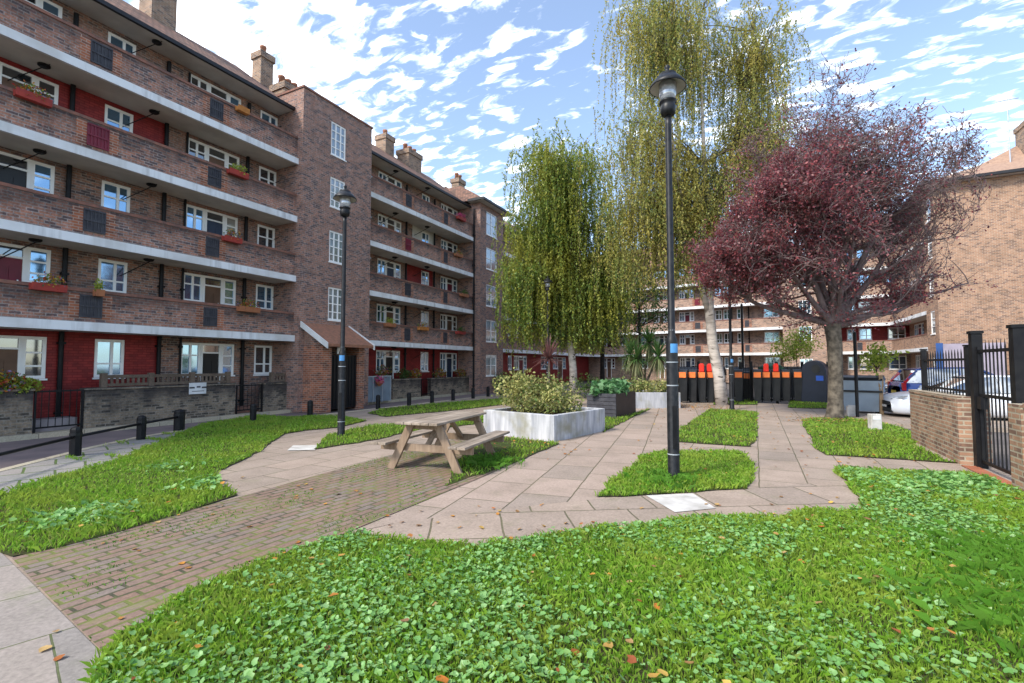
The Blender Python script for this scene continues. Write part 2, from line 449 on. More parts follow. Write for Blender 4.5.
M['leaf_birch_autumn'] = leaf_mat('leaf_birch_autumn', [(.24, .30, .085), (.30, .35, .09), (.18, .24, .08), (.48, .41, .10), (.33, .36, .10), (.44, .33, .10)], .45, big=(.45, .37, .08), bigscale=.5)
M['leaf_plum'] = leaf_mat('leaf_plum', [(.17, .052, .07), (.12, .05, .066), (.26, .06, .075), (.17, .10, .10), (.36, .075, .085), (.25, .12, .11)], .4, .42, .4)
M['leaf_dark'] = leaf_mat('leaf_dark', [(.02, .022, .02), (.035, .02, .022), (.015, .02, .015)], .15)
M['leaf_mid'] = leaf_mat('leaf_mid', [(.04, .09, .02), (.06, .12, .025), (.09, .14, .03), (.03, .07, .02)], .3)
M['leaf_lime'] = leaf_mat('leaf_lime', [(.32, .42, .05), (.40, .46, .06), (.22, .32, .05), (.48, .44, .09)], .45)
M['leaf_variegated'] = leaf_mat('leaf_variegated', [(.09, .15, .03), (.10, .17, .04), (.40, .40, .14), (.14, .18, .05), (.07, .10, .03), (.50, .43, .18), (.2, .2, .06)], .25, big=(.40, .38, .12), bigscale=1.2)
M['leaf_veg'] = leaf_mat('leaf_veg', [(.06, .17, .06), (.10, .24, .09), (.17, .30, .14), (.05, .13, .05)], .3)
M['leaf_cordyline'] = leaf_mat('leaf_cordyline', [(.16, .07, .075), (.24, .11, .10), (.10, .05, .06), (.28, .16, .13)], .25)
M['leaf_yucca'] = leaf_mat('leaf_yucca', [(.05, .12, .03), (.08, .16, .04), (.04, .08, .03)], .25)
M['leaf_yucca_dry'] = leaf_mat('leaf_yucca_dry', [(.23, .25, .12), (.16, .2, .09), (.3, .28, .14)], .25)
M['grass'] = leaf_mat('grass', [(.175, .36, .028), (.22, .42, .038), (.28, .45, .055), (.13, .29, .028), (.38, .43, .11)], .45, .5, .25, big=(.31, .41, .055), bigscale=1.3)
M['grass_long'] = leaf_mat('grass_long', [(.08, .22, .02), (.12, .28, .03), (.09, .20, .025)], .35)
M['clover'] = leaf_mat('clover', [(.16, .36, .09), (.22, .43, .13), (.125, .29, .065), (.31, .50, .20), (.18, .38, .10), (.25, .43, .12)], .35, .42, .4)
M['fallen'] = leaf_mat('fallen', [(.42, .12, .02), (.5, .24, .04), (.25, .07, .025), (.55, .36, .08), (.2, .10, .05), (.45, .30, .12)], .15)
M['bin_black'] = plain('bin_black', (.012, .013, .015), (.02, .021, .023), 4, .45)
M['lid_orange'] = plain('lid_orange', (.88, .22, .05), (.80, .18, .04), 3, .45)
M['lid_red'] = plain('lid_red', (.88, .03, .012), (.8, .025, .012), 3, .45)
M['bank_blue'] = plain('bank_blue', (.008, .012, .026), (.012, .018, .036), 3, .4)
M['sign_blue'] = plain('sign_blue', (.02, .10, .5), None, 3, .4)
M['bin_green'] = plain('bin_green', (.02, .12, .06), None, 3, .45)
M['euro_grey'] = plain('euro_grey', (.30, .36, .42), (.24, .29, .34), 2, .5)
M['car_white'] = plain('car_white', (.68, .70, .74), (.66, .68, .72), 1, .2, 0, .6)
M['car_blue'] = plain('car_blue', (.012, .05, .22), (.014, .06, .25), 1, .18, .2, .6)
M['car_dark'] = plain('car_dark', (.02, .022, .03), None, 1, .2, 0, .6)
M['car_glass'] = glass_mat('car_glass', (.02, .025, .03), .25, .02)
M['tyre'] = plain('tyre', (.014, .014, .014), None, 5, .8)
M['alloy'] = plain('alloy', (.5, .5, .52), None, 5, .3, .8)
M['lamp_clear'] = plain('lamp_clear', (.55, .58, .62), (.35, .37, .4), 14, .1, .3, .8)
M['lamp_red'] = plain('lamp_red', (.6, .012, .015), None, 8, .15, 0, .7)
M['plate_yellow'] = plain('plate_yellow', (.75, .55, .06), None, 3, .4)
M['plastic_black'] = plain('plastic_black', (.015, .015, .016), None, 3, .55)
M['panel_bluegrey'] = plain('panel_bluegrey', (.20, .25, .30), (.15, .19, .235), 2, .5)
M['flower_pink'] = leaf_mat('flower_pink', [(.5, .04, .14), (.6, .1, .25), (.38, .03, .1)], .3)
M['flower_mix'] = leaf_mat('flower_mix', [(.08, .18, .03), (.12, .22, .04), (.55, .35, .03), (.5, .05, .04), (.07, .15, .03), (.35, .2, .45)], .3)
M['box_red'] = plain('box_red', (.36, .045, .03), (.25, .035, .03), 5, .7)
M['box_terracotta'] = plain('box_terracotta', (.38, .15, .07), None, 5, .8)
M['box_orange'] = plain('box_orange', (.5, .2, .05), None, 5, .8)
M['sign_white'] = plain('sign_white', (.72, .73, .74), None, 3, .5)
M['ink'] = plain('ink', (.05, .05, .06), None, 3, .6)
M['plinth_grey'] = plain('plinth_grey', (.34, .30, .31), (.25, .22, .22), 4, .8)
M['sticker_blue'] = plain('sticker_blue', (.08, .28, .6), None, 3, .5)
M['lantern_white'] = plain('lantern_white', (.55, .54, .5), None, 3, .5)
M['tan_box'] = plain('tan_box', (.45, .30, .16), None, 3, .7)
M['wood_post'] = wood_mat('wood_post', (.42, .29, .17), (.3, .2, .12), 2)


def mk_concrete():
    m, t, out = nt('concrete_white'); b = bsdf(t, out, .8, 0, .25)
    g = N(t, 'NewGeometry'); mp = N(t, 'Mapping'); mp.inputs['Scale'].default_value = (9, 9, 1.2)
    L(t, g.outputs['Position'], mp.inputs['Vector'])
    c, h, _ = noise_mix(t, mp.outputs[0], (.52, .52, .54), (.25, .26, .29), .9, 7, .35, .68)
    c, _, _ = noise_mix(t, g.outputs['Position'], c, (.27, .26, .20), 2.2, 7, .5, .72)
    L(t, c, b.inputs['Base Color'])
    n = N(t, 'TexNoise', Scale=30, Detail=6); L(t, g.outputs['Position'], n.inputs['Vector'])
    bp = N(t, 'Bump', Strength=.35, Distance=.01); L(t, n.outputs[0], bp.inputs['Height']); L(t, bp.outputs[0], b.inputs['Normal'])
    return m


def mk_birch_bark():
    m, t, out = nt('bark_birch'); b = bsdf(t, out, .8, 0, .2)
    g = N(t, 'NewGeometry'); mp = N(t, 'Mapping'); mp.inputs['Scale'].default_value = (1.6, 1.6, 5)
    L(t, g.outputs['Position'], mp.inputs['Vector'])
    c, h, _ = noise_mix(t, mp.outputs[0], (.58, .52, .47), (.30, .255, .225), 1.5, 5, .4, .7)
    n = N(t, 'TexNoise', Scale=1.7, Detail=5); L(t, mp.outputs[0], n.inputs['Vector'])
    r = N(t, 'MapRange'); r.inputs[1].default_value = .6; r.inputs[2].default_value = .66; L(t, n.outputs[0], r.inputs[0])
    c = mix(t, r.outputs[0], c, (.06, .05, .045))
    L(t, c, b.inputs['Base Color'])
    bp = N(t, 'Bump', Strength=.4, Distance=.02); L(t, n.outputs[0], bp.inputs['Height']); L(t, bp.outputs[0], b.inputs['Normal'])
    return m




def mk_edge():
    m, t, out = nt('slab_edge'); b = bsdf(t, out, .6, 0, .25)
    g = N(t, 'NewGeometry'); mp = N(t, 'Mapping'); mp.inputs['Scale'].default_value = (5, 5, .5)
    L(t, g.outputs['Position'], mp.inputs['Vector'])
    c, h, _ = noise_mix(t, mp.outputs[0], (.74, .76, .78), (.48, .49, .50), 1.0, 7, .5, .72)
    c, _, _ = noise_mix(t, g.outputs['Position'], c, (.56, .56, .55), .9, 5, .45, .7)
    L(t, c, b.inputs['Base Color']); return m


M['slab_edge'] = mk_edge()
M['concrete_white'] = mk_concrete(); M['bark_birch'] = mk_birch_bark()

# ------------------------------------------------------------------ setting: ground, road, paving
def struct(name, mb, mat):
    return setp(mb.build(name, mat), kind='structure')


mb = MB(); mb.sheet([(-300, -120), (300, -120), (300, 320), (-300, 320)], -.125); struct('ground', mb, M['ground'])
kerb_line = [(-6.9, -3.0), (-8.6, .4), (-10.0, 2.2), (-10.95, 3.35), (-12.2, 4.95), (-12.95, 6.15), (-13.4, 7.6), (-13.5, 9.0), (-13.3, 10.5), (-13.2, 12), (-13.2, 26), (-13.0, 36)]
mb = MB(); mb.sheet([(-15.95, -6), (-9, -6)] + kerb_line + [(-15.95, 36)], -.115); struct('road', mb, M['asphalt'])
# kerbstones as a real step
def ribbon(mb, pts, w, z0, z1):
    for i in range(len(pts) - 1):
        a = Vector((*pts[i], 0)); b = Vector((*pts[i + 1], 0)); d = (b - a).normalized(); n = Vector((-d.y, d.x, 0)) * w / 2
        mb.prism([a - n, b - n, b + n, a + n], z0, z1)
mb = MB(); ribbon(mb, kerb_line, .16, -.14, .012); struct('kerb', mb, M['kerb'])
mb = MB(); mb.prism([(-16.6, -6), (-15.95, -6), (-15.95, 36), (-16.6, 36)], -.13, -.01); mb.prism([(-15.95, -6), (-15.82, -6), (-15.82, 36), (-15.95, 36)], -.13, 0.0)
struct('kerb', mb, M['kerb'])
inner = [(k[0] + .06, k[1]) for k in kerb_line[:-1]]
garden = [(p[0], p[1]) for p in inner] + [(-12.9, 34), (-6, 34), (-3.0, 24.2), (9, 24.2), (9, 18), (3.5, 17.5), (3.5, -3)]
mb = MB(); mb.prism(garden[::-1], -.13, 0.0); struct('paving', mb, M['paving'])
# grey pavement strip beside the kerb
strip = [(k[0] + .1, k[1]) for k in kerb_line[:8]] + [(-13.2, 9.9), (-12.6, 9.6), (-13.2, 8.0), (-11.9, 6.2), (-10.0, 4.4), (-8.9, 2.9), (-7.9, 1.2), (-6.2, -3)]
mb = MB(); mb.sheet(strip, .004); struct('pavement', mb, M['paving_grey'])
P0 = [G(7, 559), G(130, 683)]
dv = (P0[1] - P0[0]).normalized()
A0 = P0[0] - dv * 2.2; A1 = P0[1] + dv * 4
nrm = Vector((dv.y, -dv.x, 0))
if nrm.x > 0: nrm = -nrm
mb = MB(); mb.sheet([A0, A1, A1 + Vector((-3.2, -4, 0)), A0 + Vector((-2.4, -3.2, 0))], .008); struct('pavement', mb, M['paving_walk'])
# brick pavers
pav = [(-5.9, 1.9), (-5.95, 4.15), (-6.05, 5.4), (-6.15, 7.5), (-6.2, 9.6), (-4.1, 9.9), (-3.72, 6.2), (-3.72, 3.0), (-3.6, .6), (-3.3, 1.46)]
pav = [(-5.85, 1.85), (-5.95, 4.15), (-6.05, 5.4), (-6.15, 7.5), (-6.2, 9.9), (-3.9, 9.9), (-3.72, 6.2), (-3.72, 3.0), (-3.4, 1.9), (-3.1, 1.46)]
mb = MB(); mb.sheet(pav, .012); struct('pavers', mb, M['pavers'])
# diagonal slabs crossing to the lamp and the straight path
mb = MB(); mb.sheet([(-3.5, 4.1), (-2.9, 3.3), (1.4, 6.6), (1.2, 8.6), (-.1, 7.45), (-.95, 6.72), (-1.75, 6.05), (-2.3, 5.5)], .008); struct('path', mb, M['paving_cross'])
mb = MB(); mb.sheet([(-3.72, 3.6), (-3.5, 4.1), (-2.3, 5.5), (-1.75, 6.05), (-1.85, 9.0), (-1.55, 11.2), (-1.6, 20.5), (-3.4, 20.5), (-3.72, 9.8)], .004); struct('path', mb, M['paving_turned'])

ga = lambda l: [tuple(G(*p)[:2]) for p in l]
lawns = {
    'A': ga([(-70, 478), (0, 496), (40, 482), (110, 463), (165, 440), (205, 424), (255, 416), (290, 417), (337, 416.5), (367, 421), (340, 427.5), (305, 431), (285, 434), (262, 450), (240, 462), (217, 472), (220, 485), (237, 496), (175, 516), (100, 539), (7, 559)]),
    'front': ga([(106, 655), (120, 640), (146, 620), (191, 591), (284, 555), (355, 535), (390, 540), (431, 545), (475, 547), (516, 544), (565, 533), (607, 528), (646, 528), (699, 521), (748, 520), (805, 515), (864, 511), (854, 492), (836, 469), (892, 473), (973, 476)]) + [(3.05, 9.55), (3.05, -2), (-1.0, -2), (-2.4, .8)],
    'B': ga([(599, 498), (618.6, 477.6), (642, 458), (661.5, 451), (697, 452), (743.6, 454), (755, 464), (751, 481.5), (747.5, 490), (677, 494)]),
    'C': ga([(679, 430), (679, 442.5), (751, 447), (757, 438.6), (757, 412), (710, 409)]),
    'C2': ga([(713, 405), (757, 405), (757, 399.5), (716, 399)]),
    'D': ga([(801, 420), (815, 447.5), (825, 455), (915, 461), (960, 464)]) + [(2.98, 11.2), (2.98, 13.2), (3.4, 14.0), (3.5, 16.6), (2.6, 18.9)],
    'D2': ga([(788, 408), (828, 409), (826, 400), (790, 400)]),
    'F': ga([(367, 413.5), (384, 408.5), (450, 402.5), (510, 398), (512, 404), (451, 411), (385, 417)]),
    'Gx': ga([(314, 450), (325, 437), (345, 431), (365, 427), (405, 424), (450, 419), (492, 414), (492, 422), (440, 429), (402, 434), (377, 440), (330, 447.5)]),
    'H': ga([(447, 487), (452, 470), (467, 447), (500, 437), (560, 444), (505, 467)]),
    'I': ga([(602, 433), (600, 417), (630, 414), (652, 408.5)]),
}
LAWN_LABEL = {
    'A': 'lush lawn between the grey kerbside slabs and the brick pavers', 'front': 'large weedy lawn in front of the curved slab path',
    'B': 'small triangular lawn around the tall lamp post', 'C': 'square lawn behind the lamp post lawn, left of the straight path',
    'C2': 'narrow grass strip below the black iron railings, left of the path', 'D': 'grass with the plum tree and small white post',
    'D2': 'grass strip under the iron railings near the plum trunk', 'F': 'long grass strip beside the far row of bollards',
    'Gx': 'grass strip behind the picnic table', 'H': 'worn grass patch beside the picnic table', 'I': 'grass verge beside the black slatted planter'}


def pts_in_poly(poly, n):
    p = np.array(poly); lo = p.min(0); hi = p.max(0)
    q = lo + rng.random((n, 2)) * (hi - lo)
    inside = np.zeros(n, bool); j = len(p) - 1
    for i in range(len(p)):
        xi, yi = p[i]; xj, yj = p[j]
        c = ((yi > q[:, 1]) != (yj > q[:, 1])) & (q[:, 0] < (xj - xi) * (q[:, 1] - yi) / (yj - yi + 1e-12) + xi)
        inside ^= c; j = i
    return q[inside], (hi - lo).prod()


def in_poly(q, poly):
    p = np.array(poly); inside = np.zeros(len(q), bool); j = len(p) - 1
    for i in range(len(p)):
        xi, yi = p[i]; xj, yj = p[j]
        c = ((yi > q[:, 1]) != (yj > q[:, 1])) & (q[:, 0] < (xj - xi) * (q[:, 1] - yi) / (yj - yi + 1e-12) + xi)
        inside ^= c; j = i
    return inside


def cam_depth(q): return -sn * q[:, 0] + cs * q[:, 1]


def wob(q, s, seed):
    return np.array([noise.noise(Vector((x * s, y * s, seed))) for x, y in q])


def visible(q, margin=.35):
    d = cam_depth(q); lat = cs * q[:, 0] + sn * q[:, 1]
    return (d > 1.3) & (np.abs(lat) < d * (1.067 + margin) + 1.0)


def blades(name, q, h, w, mat, lean=.5, label=None, cat=None):
    n = len(q); base = np.c_[q, np.full(n, .012)]
    a = rng.random(n) * 2 * np.pi; dirv = np.c_[np.cos(a), np.sin(a), np.zeros(n)]
    a2 = rng.random(n) * 2 * np.pi; side = np.c_[np.cos(a2), np.sin(a2), np.zeros(n)]
    hh = h[:, None] if hasattr(h, '__len__') else np.full((n, 1), h)
    ww = w[:, None] if hasattr(w, '__len__') else np.full((n, 1), w)
    ln = rng.random((n, 1)) * lean
    mid = base + dirv * hh * ln * .35 + np.array([0, 0, 1]) * hh * .6
    tip = base + dirv * hh * ln + np.array([0, 0, 1]) * hh * (1 - ln * .35)
    V = np.empty((n, 4, 3)); V[:, 0] = base - side * ww * .5; V[:, 1] = base + side * ww * .5; V[:, 2] = mid + side * ww * .35; V[:, 3] = tip
    V2 = V[:, [0, 1, 2, 3]]
    o = link_mesh(name, np_mesh(name, V2.reshape(-1, 3), np.arange(4 * n), 4), mat)
    return setp(o, label, cat, kind='stuff')


def edge_rough(poly, amp=.06, step=.16):
    out = []
    for i in range(len(poly)):
        a = Vector((*poly[i], 0)); b = Vector((*poly[(i + 1) % len(poly)], 0)); k = max(1, int((b - a).length / step))
        for j in range(k):
            p = a.lerp(b, j / k); out.append((p.x + noise.noise(Vector((p.x * 3, p.y * 3, 5))) * amp * 2, p.y + noise.noise(Vector((p.x * 3, p.y * 3, 9))) * amp * 2))
    return out


def disc_leaves(name, q, z, size, mat, label, cat, tilt=.45):
    """round lobed weed leaves, cupped, each a fan of six"""
    n = len(q); P = np.c_[q, z]
    Nn = unit(np.c_[rng.normal(size=(n, 2)) * tilt, np.ones(n)])
    A = rng.normal(size=(n, 3)); A = unit(A - Nn * np.sum(A * Nn, axis=1, keepdims=True)); B = np.cross(Nn, A)
    s = size[:, None]
    V = np.empty((n, 8, 3)); V[:, 0] = P - Nn * s * .13
    for k in range(7):
        an = 2 * np.pi * k / 7 + rng.normal(size=(n, 1)) * .10
        r = s * .5 * (1 + rng.normal(size=(n, 1)) * .10) * (.55 if k == 0 else 1)
        V[:, k + 1] = P + (A * np.cos(an) + B * np.sin(an)) * r + Nn * s * (rng.normal(size=(n, 1)) * .04)
    idx = []
    for k in range(7): idx.append([0, 1 + k, 1 + (k + 1) % 7])
    idx = np.array(idx).ravel()
    Fi = (np.arange(n)[:, None] * 8 + idx[None, :]).ravel()
    o = link_mesh(name, np_mesh(name, V.reshape(-1, 3), Fi, 3), mat)
    return setp(o, label, cat, kind='stuff')


DENS = {'front': 3600, 'A': 1500, 'B': 2200, 'H': 700, 'Gx': 1000, 'D': 1000, 'C': 900}
for key, poly in lawns.items():
    mb = MB(); mb.sheet(edge_rough(poly, .03), .016)
    struct('lawn', mb, M['soil'])
    p = np.array(poly); area = (p.max(0) - p.min(0)).prod()
    dens = DENS.get(key, 700)
    q, _ = pts_in_poly(edge_rough(poly, .06), int(area * dens))
    q = q[visible(q)]
    d = cam_depth(q)
    keep = rng.random(len(q)) < np.clip(6.0 / d, .25, 1)
    q = q[keep]; d = d[keep]
    if key == 'H':
        k = wob(q, 1.4, 3) + rng.normal(size=len(q)) * .1 + (q[:, 0] + 4.6) * .45 > -.05; q = q[k]; d = d[k]
    hv = (.045 + .05 * rng.random(len(q))) * (1 + .5 * np.clip(wob(q, .9, 2.2), -.6, 1))
    wv = np.clip(.004 + .0011 * d, .006, .022)
    blades('grass', q, hv, wv, M['grass'], .9, LAWN_LABEL[key], 'grass')

# weeds (round leaves) over the front lawn, in drifts, plus a few drifts on the other lawns
q, area = pts_in_poly(lawns['front'], 150000)
q = q[visible(q)]
nz = wob(q, .75, 1.3) + .35 * wob(q, 2.3, 7.7)
bias = np.clip(.16 - .13 * np.abs(q[:, 0] + .3) , -.25, .2)
k = (nz + bias + rng.normal(size=len(q)) * .14) > .05
thin = rng.random(len(q)) < .07
q = q[(k & (rng.random(len(q)) < .72)) | thin]
disc_leaves('clover', q, .035 + .055 * rng.random(len(q)), .016 + .036 * rng.random(len(q)) ** 1.3, M['clover'], 'round leaved weeds spread in drifts over the large front lawn', 'weeds', .38)
qq = []
for (cx, cy, r, n) in ((-6.6, 2.7, .5, 320), (-6.9, 4.2, .35, 160), (2.2, 8.6, .9, 900), (2.6, 9.2, .5, 500), (-8.6, 4.6, .5, 90), (1.5, 8.9, .5, 300)):
    qq.append(np.array([cx, cy]) + rng.normal(size=(n, 2)) * r * .5)
q2 = np.concatenate(qq)
q2 = q2[in_poly(q2, lawns['front']) | in_poly(q2, lawns['A'])]
disc_leaves('clover', q2, .03 + .06 * rng.random(len(q2)), .04 + .05 * rng.random(len(q2)), M['clover'], 'clumps of round leaved weeds at the lawn corners beside the pavers and gate path', 'weeds')
# tall coarse tufts
qq = []
for (cx, cy, r, n) in ((2.0, 5.6, .5, 1300), (-1.15, 7.3, .35, 350), (-4.1, 7.2, .35, 500), (1.6, 4.4, .6, 700)):
    qq.append(np.array([cx, cy]) + rng.normal(size=(n, 2)) * r * .6)
q2 = np.concatenate(qq); blades('grass', q2, .09 + .09 * rng.random(len(q2)), .006, M['grass_long'], 1.2, 'longer darker tufts of grass standing out of the lawns', 'grass')
# grass in the joints of the grey slabs and the brick pavers
qq = []
for _ in range(46):
    x = random.uniform(-13.1, -8.4); y = random.uniform(2.2, 9.0)
    qq.append(np.array([x, y]) + rng.normal(size=(60, 2)) * np.array([.22, .03]))
q2 = np.concatenate(qq)
kk, _ = pts_in_poly(strip, 10)
q2 = q2[in_poly(q2, strip)]
if len(q2): blades('grass', q2, .04 + .04 * rng.random(len(q2)), .012, M['grass'], 1, 'grass tufts growing in the joints of the grey kerbside slabs', 'grass')
q2, _ = pts_in_poly(pav, 9000)
k = (wob(q2, 1.6, 4.4) > .12); q2 = q2[k][:2600]
q2[:, 0] = np.round(q2[:, 0] / .112) * .112 + rng.normal(size=len(q2)) * .008
blades('grass', q2, .012 + .02 * rng.random(len(q2)), .009, M['grass_long'], 1.2, 'moss and grass in the joints of the brick pavers', 'moss')
# fallen leaves
q2, _ = pts_in_poly([(-4.0, 1.0), (3.0, 1.0), (3.0, 9.6), (-.5, 6.5), (-3.9, 4.6)], 430)
q3, _ = pts_in_poly([(-1.9, 6.2), (3.0, 10.9), (3, 20), (-3.6, 21)], 330)
q4, _ = pts_in_poly([(-7, 2.2), (-3.8, 2.2), (-3.8, 5), (-7, 5)], 40)
q5 = np.array([-2.4, 20.6]) + rng.normal(size=(420, 2)) * np.array([.9, .8])
q6 = np.array([2.1, 17.4]) + rng.normal(size=(260, 2)) * np.array([.8, .6])
q7 = np.array([-4.2, 9.2]) + rng.normal(size=(60, 2)) * np.array([.5, .8])
q2 = np.concatenate([q2, q3, q4, q5, q6, q7])
on_lawn = np.zeros(len(q2), bool)
for poly in lawns.values(): on_lawn |= in_poly(q2, poly)
hz = np.where(on_lawn, .05 + .045 * rng.random(len(q2)), .022)
disc_leaves('fallen_leaves', q2, hz, .03 + .04 * rng.random(len(q2)), M['fallen'], 'orange and brown autumn leaves scattered over the lawns and paths', 'leaves', .16)
o = MB(); o.sheet([(2.12 + .62 * math.cos(a * .45) * (1 + .15 * math.sin(a * 3)), 17.72 + .5 * math.sin(a * .45)) for a in range(14)], .03)
struct('earth', o, M['earth'])
# pale covers let into the paving
o = MB(); o.sheet(ga([(646, 496.6), (693, 494.5), (716, 509.5), (675, 513.5)]), .016)
o = o.build('inspection_cover', M['cover_stone']); setp(o, 'pale square cover slab set in the curved path below the tall lamp post', 'cover slab')
o = MB(); o.sheet(ga([(287, 451), (315, 450.5), (318, 445.5), (293, 446)]), .012)
o = o.build('inspection_cover', M['cover_stone']); setp(o, 'small pale cover slab in the paving near the second lamp post', 'cover slab')

# ------------------------------------------------------------------ apartment buildings
S = [0.0, 2.82, 5.12, 7.44, 9.73]
CEIL = [2.62, 4.92, 7.24, 9.53, 11.75]
PAR = .9


def face_u(root, px, py, y):
    inv = Matrix.Rotation(-root.rotation_euler.z, 3, 'Z')
    o = inv @ (Vector((0, 0, H)) - Vector(root.location)); d = inv @ ray(px, py)
    t = (y - o.y) / d.y
    return o.x + d.x * t, o.z + d.z * t


def wall_holes(mb, u0, u1, z0, z1, y, holes, rev=.1):
    us = sorted({u0, u1} | {h[0] for h in holes if u0 < h[0] < u1} | {h[1] for h in holes if u0 < h[1] < u1})
    zs = sorted({z0, z1} | {h[2] for h in holes if z0 < h[2] < z1} | {h[3] for h in holes if z0 < h[3] < z1})
    for a, b in zip(us, us[1:]):
        for c, d in zip(zs, zs[1:]):
            um, zm = (a + b) / 2, (c + d) / 2
            if any(h[0] < um < h[1] and h[2] < zm < h[3] for h in holes): continue
            mb.add([(a, y, c), (b, y, c), (b, y, d), (a, y, d)], [(0, 1, 2, 3)])
    for h in holes:
        if h[0] >= u0 - 1e-6 and h[1] <= u1 + 1e-6:
            a, b, c, d = h[:4]
            mb.add([(a, y, c), (a, y + rev, c), (a, y + rev, d), (a, y, d)], [(0, 1, 2, 3)])
            mb.add([(b, y, c), (b, y, d), (b, y + rev, d), (b, y + rev, c)], [(0, 1, 2, 3)])
            mb.add([(a, y, d), (a, y + rev, d), (b, y + rev, d), (b, y, d)], [(0, 1, 2, 3)])
            mb.add([(a, y, c), (b, y, c), (b, y + rev, c), (a, y + rev, c)], [(0, 1, 2, 3)])


def pick_glass():
    return M[random.choices(['glass_blue', 'glass_dark', 'glass_blind'], [.6, .33, .07])[0]]


def window(root, u0, u1, z0, z1, y, cols=(.5,), rows=(), fw=.08, name='window', bars=True, glass=None):
    """white frame standing in its opening, glass behind the bars"""
    f = MB(); y0, y1 = y + .02, y + .09
    f.box(u0, u1, y0, y1, z0, z0 + fw); f.box(u0, u1, y0, y1, z1 - fw, z1)
    f.box(u0, u0 + fw, y0, y1, z0 + fw, z1 - fw); f.box(u1 - fw, u1, y0, y1, z0 + fw, z1 - fw)
    for c in cols:
        x = u0 + (u1 - u0) * c; f.box(x - fw * .45, x + fw * .45, y0 + .003, y1 - .003, z0 + fw, z1 - fw)
    for r in rows:
        z = z0 + (z1 - z0) * r
        xs = [u0 + fw] + [u0 + (u1 - u0) * c for c in cols] + [u1 - fw]
        for i in range(len(xs) - 1):
            a = xs[i] + (0 if i == 0 else fw * .45); b = xs[i + 1] - (0 if i == len(xs) - 2 else fw * .45)
            f.box(a, b, y0 + .006, y1 - .006, z - fw * .3, z + fw * .3)
    f.box(u0 - .03, u1 + .03, y - .04, y + .018, z0 - .05, z0 - .003)
    o = f.build(name, M['upvc'], root)
    g = MB(); g.box(u0 + fw * .5, u1 - fw * .5, y + .05, y + .06, z0 + fw * .5, z1 - fw * .5)
    g.build('pane', glass or pick_glass(), o)
    return o


def entrance(root, uL, uR, zb, zt, zw, y, door_mat, flip=False):
    """window, door with fanlight and sidelight in one white frame"""
    w = uR - uL
    a, b = uL + w * .36, uL + w * .74
    window(root, uL, a, zw, zt, y, (.5,), (.62,))
    window(root, b, uR, zw, zt, y, (), (.62, .3))
    f = MB(); y0, y1 = y + .01, y + .1; fw = .07
    f.box(a + .003, a + fw, y0, y1, zb, zt); f.box(b - fw, b - .003, y0, y1, zb, zt)
    f.box(a + fw, b - fw, y0, y1, zt - fw, zt); zf = zt - .30
    f.box(a + fw, b - fw, y0 + .003, y1 - .003, zf - .05, zf)
    fr = f.build('door_frame', M['upvc'], root)
    g = MB(); g.box(a + fw, b - fw, y + .05, y + .06, zf, zt - fw); g.build('fanlight', M['glass_dark'], fr)
    d = MB(); d.box(a + fw, b - fw, y + .045, y + .085, zb, zf - .05)
    dw = b - a - 2 * fw
    for i in range(2):
        for (c0, c1) in ((.12, .45), (.52, .86)):
            x0 = a + fw + dw * (.12 + .44 * i); z0 = zb + (zf - .05 - zb) * c0; z1 = zb + (zf - .05 - zb) * c1
            d.box(x0, x0 + dw * .32, y + .03, y + .044, z0, z1)
    dd = d.build('front_door', door_mat, root)
    k = MB(); k.box(b - fw - .10, b - fw - .07, y + .0, y + .044, zb + .95, zb + 1.08); k.build('handle', M['alloy'], dd)
    return [(uL, uR, zw, zt), (a, b, zb, zw)]


def parapet(root, u0, u1, s, mat, hatches=(), y=0.0):
    m = MB(); m.box(u0, u1, y, y + .2, s, s + PAR - .08); p = m.build('balcony_parapet', mat, root)
    m = MB(); m.box(u0, u1, y - .025, y + .225, s + PAR - .08, s + PAR); m.build('coping', M['coping'], p)
    for (ua, ub, mt) in hatches:
        h = MB(); z0, z1 = s + .14, s + .74
        h.box(ua, ub, y - .012, y - .002, z0, z1)
        n = 6
        for i in range(n + 1):
            x = ua + (ub - ua) * i / n; h.box(x - .012, x + .012, y - .03, y - .013, z0, z1)
        for zz in (z0 + .02, (z0 + z1) / 2, z1 - .02): h.box(ua, ub, y - .042, y - .031, zz - .02, zz + .02)
        h.build('hatch_grille', mt, p)
        h = MB()
        for (xa, xb) in ((ua - .24, ua - .01), (ub + .01, ub + .24)):
            h = MB(); h.box(xa, xb, y - .008, y + .004, z0 - .05, z1 + .02); h.build('brick_surround', M['brick_orange'], p)
    return p


def slab(root, u0, u1, s, depth, y=0.0):
    m = MB(); m.box(u0, u1, y, y + depth, s - .2, s - .003); o = m.build('balcony_slab', M['soffit'], root)
    m = MB(); m.box(u0 - .02, u1 + .02, y - .09, y - .002, s - .22, s + .012); m.build('slab_edge', M['slab_edge'], o)


def soffit_bits(root, u, z, y_wall):
    m = MB(); m.lathe([(.13, 0), (.13, -.04), (.09, -.07), (.02, -.075)], 14, (u, y_wall - .55, z)); m.build('ceiling_light', M['black_metal'], root)
    m = MB(); m.tube([(u - .5, y_wall - .02, z - .55), (u - .5, y_wall - .1, z - .55), (u + .05, y_wall - .75, z - .02)], .015, 6); m.build('bracket', M['black_metal'], root)


def pipe(root, u, z0, z1, y, mat, r=.055):
    m = MB(); m.tube([(u, y - r - .02, z0), (u, y - r - .02, z1)], r, 10)
    z = z0 + .4
    while z < z1: m.box(u - r - .02, u + r + .02, y - 2 * r - .03, y, z - .03, z + .03); z += 1.9
    m.build('downpipe', mat, root)


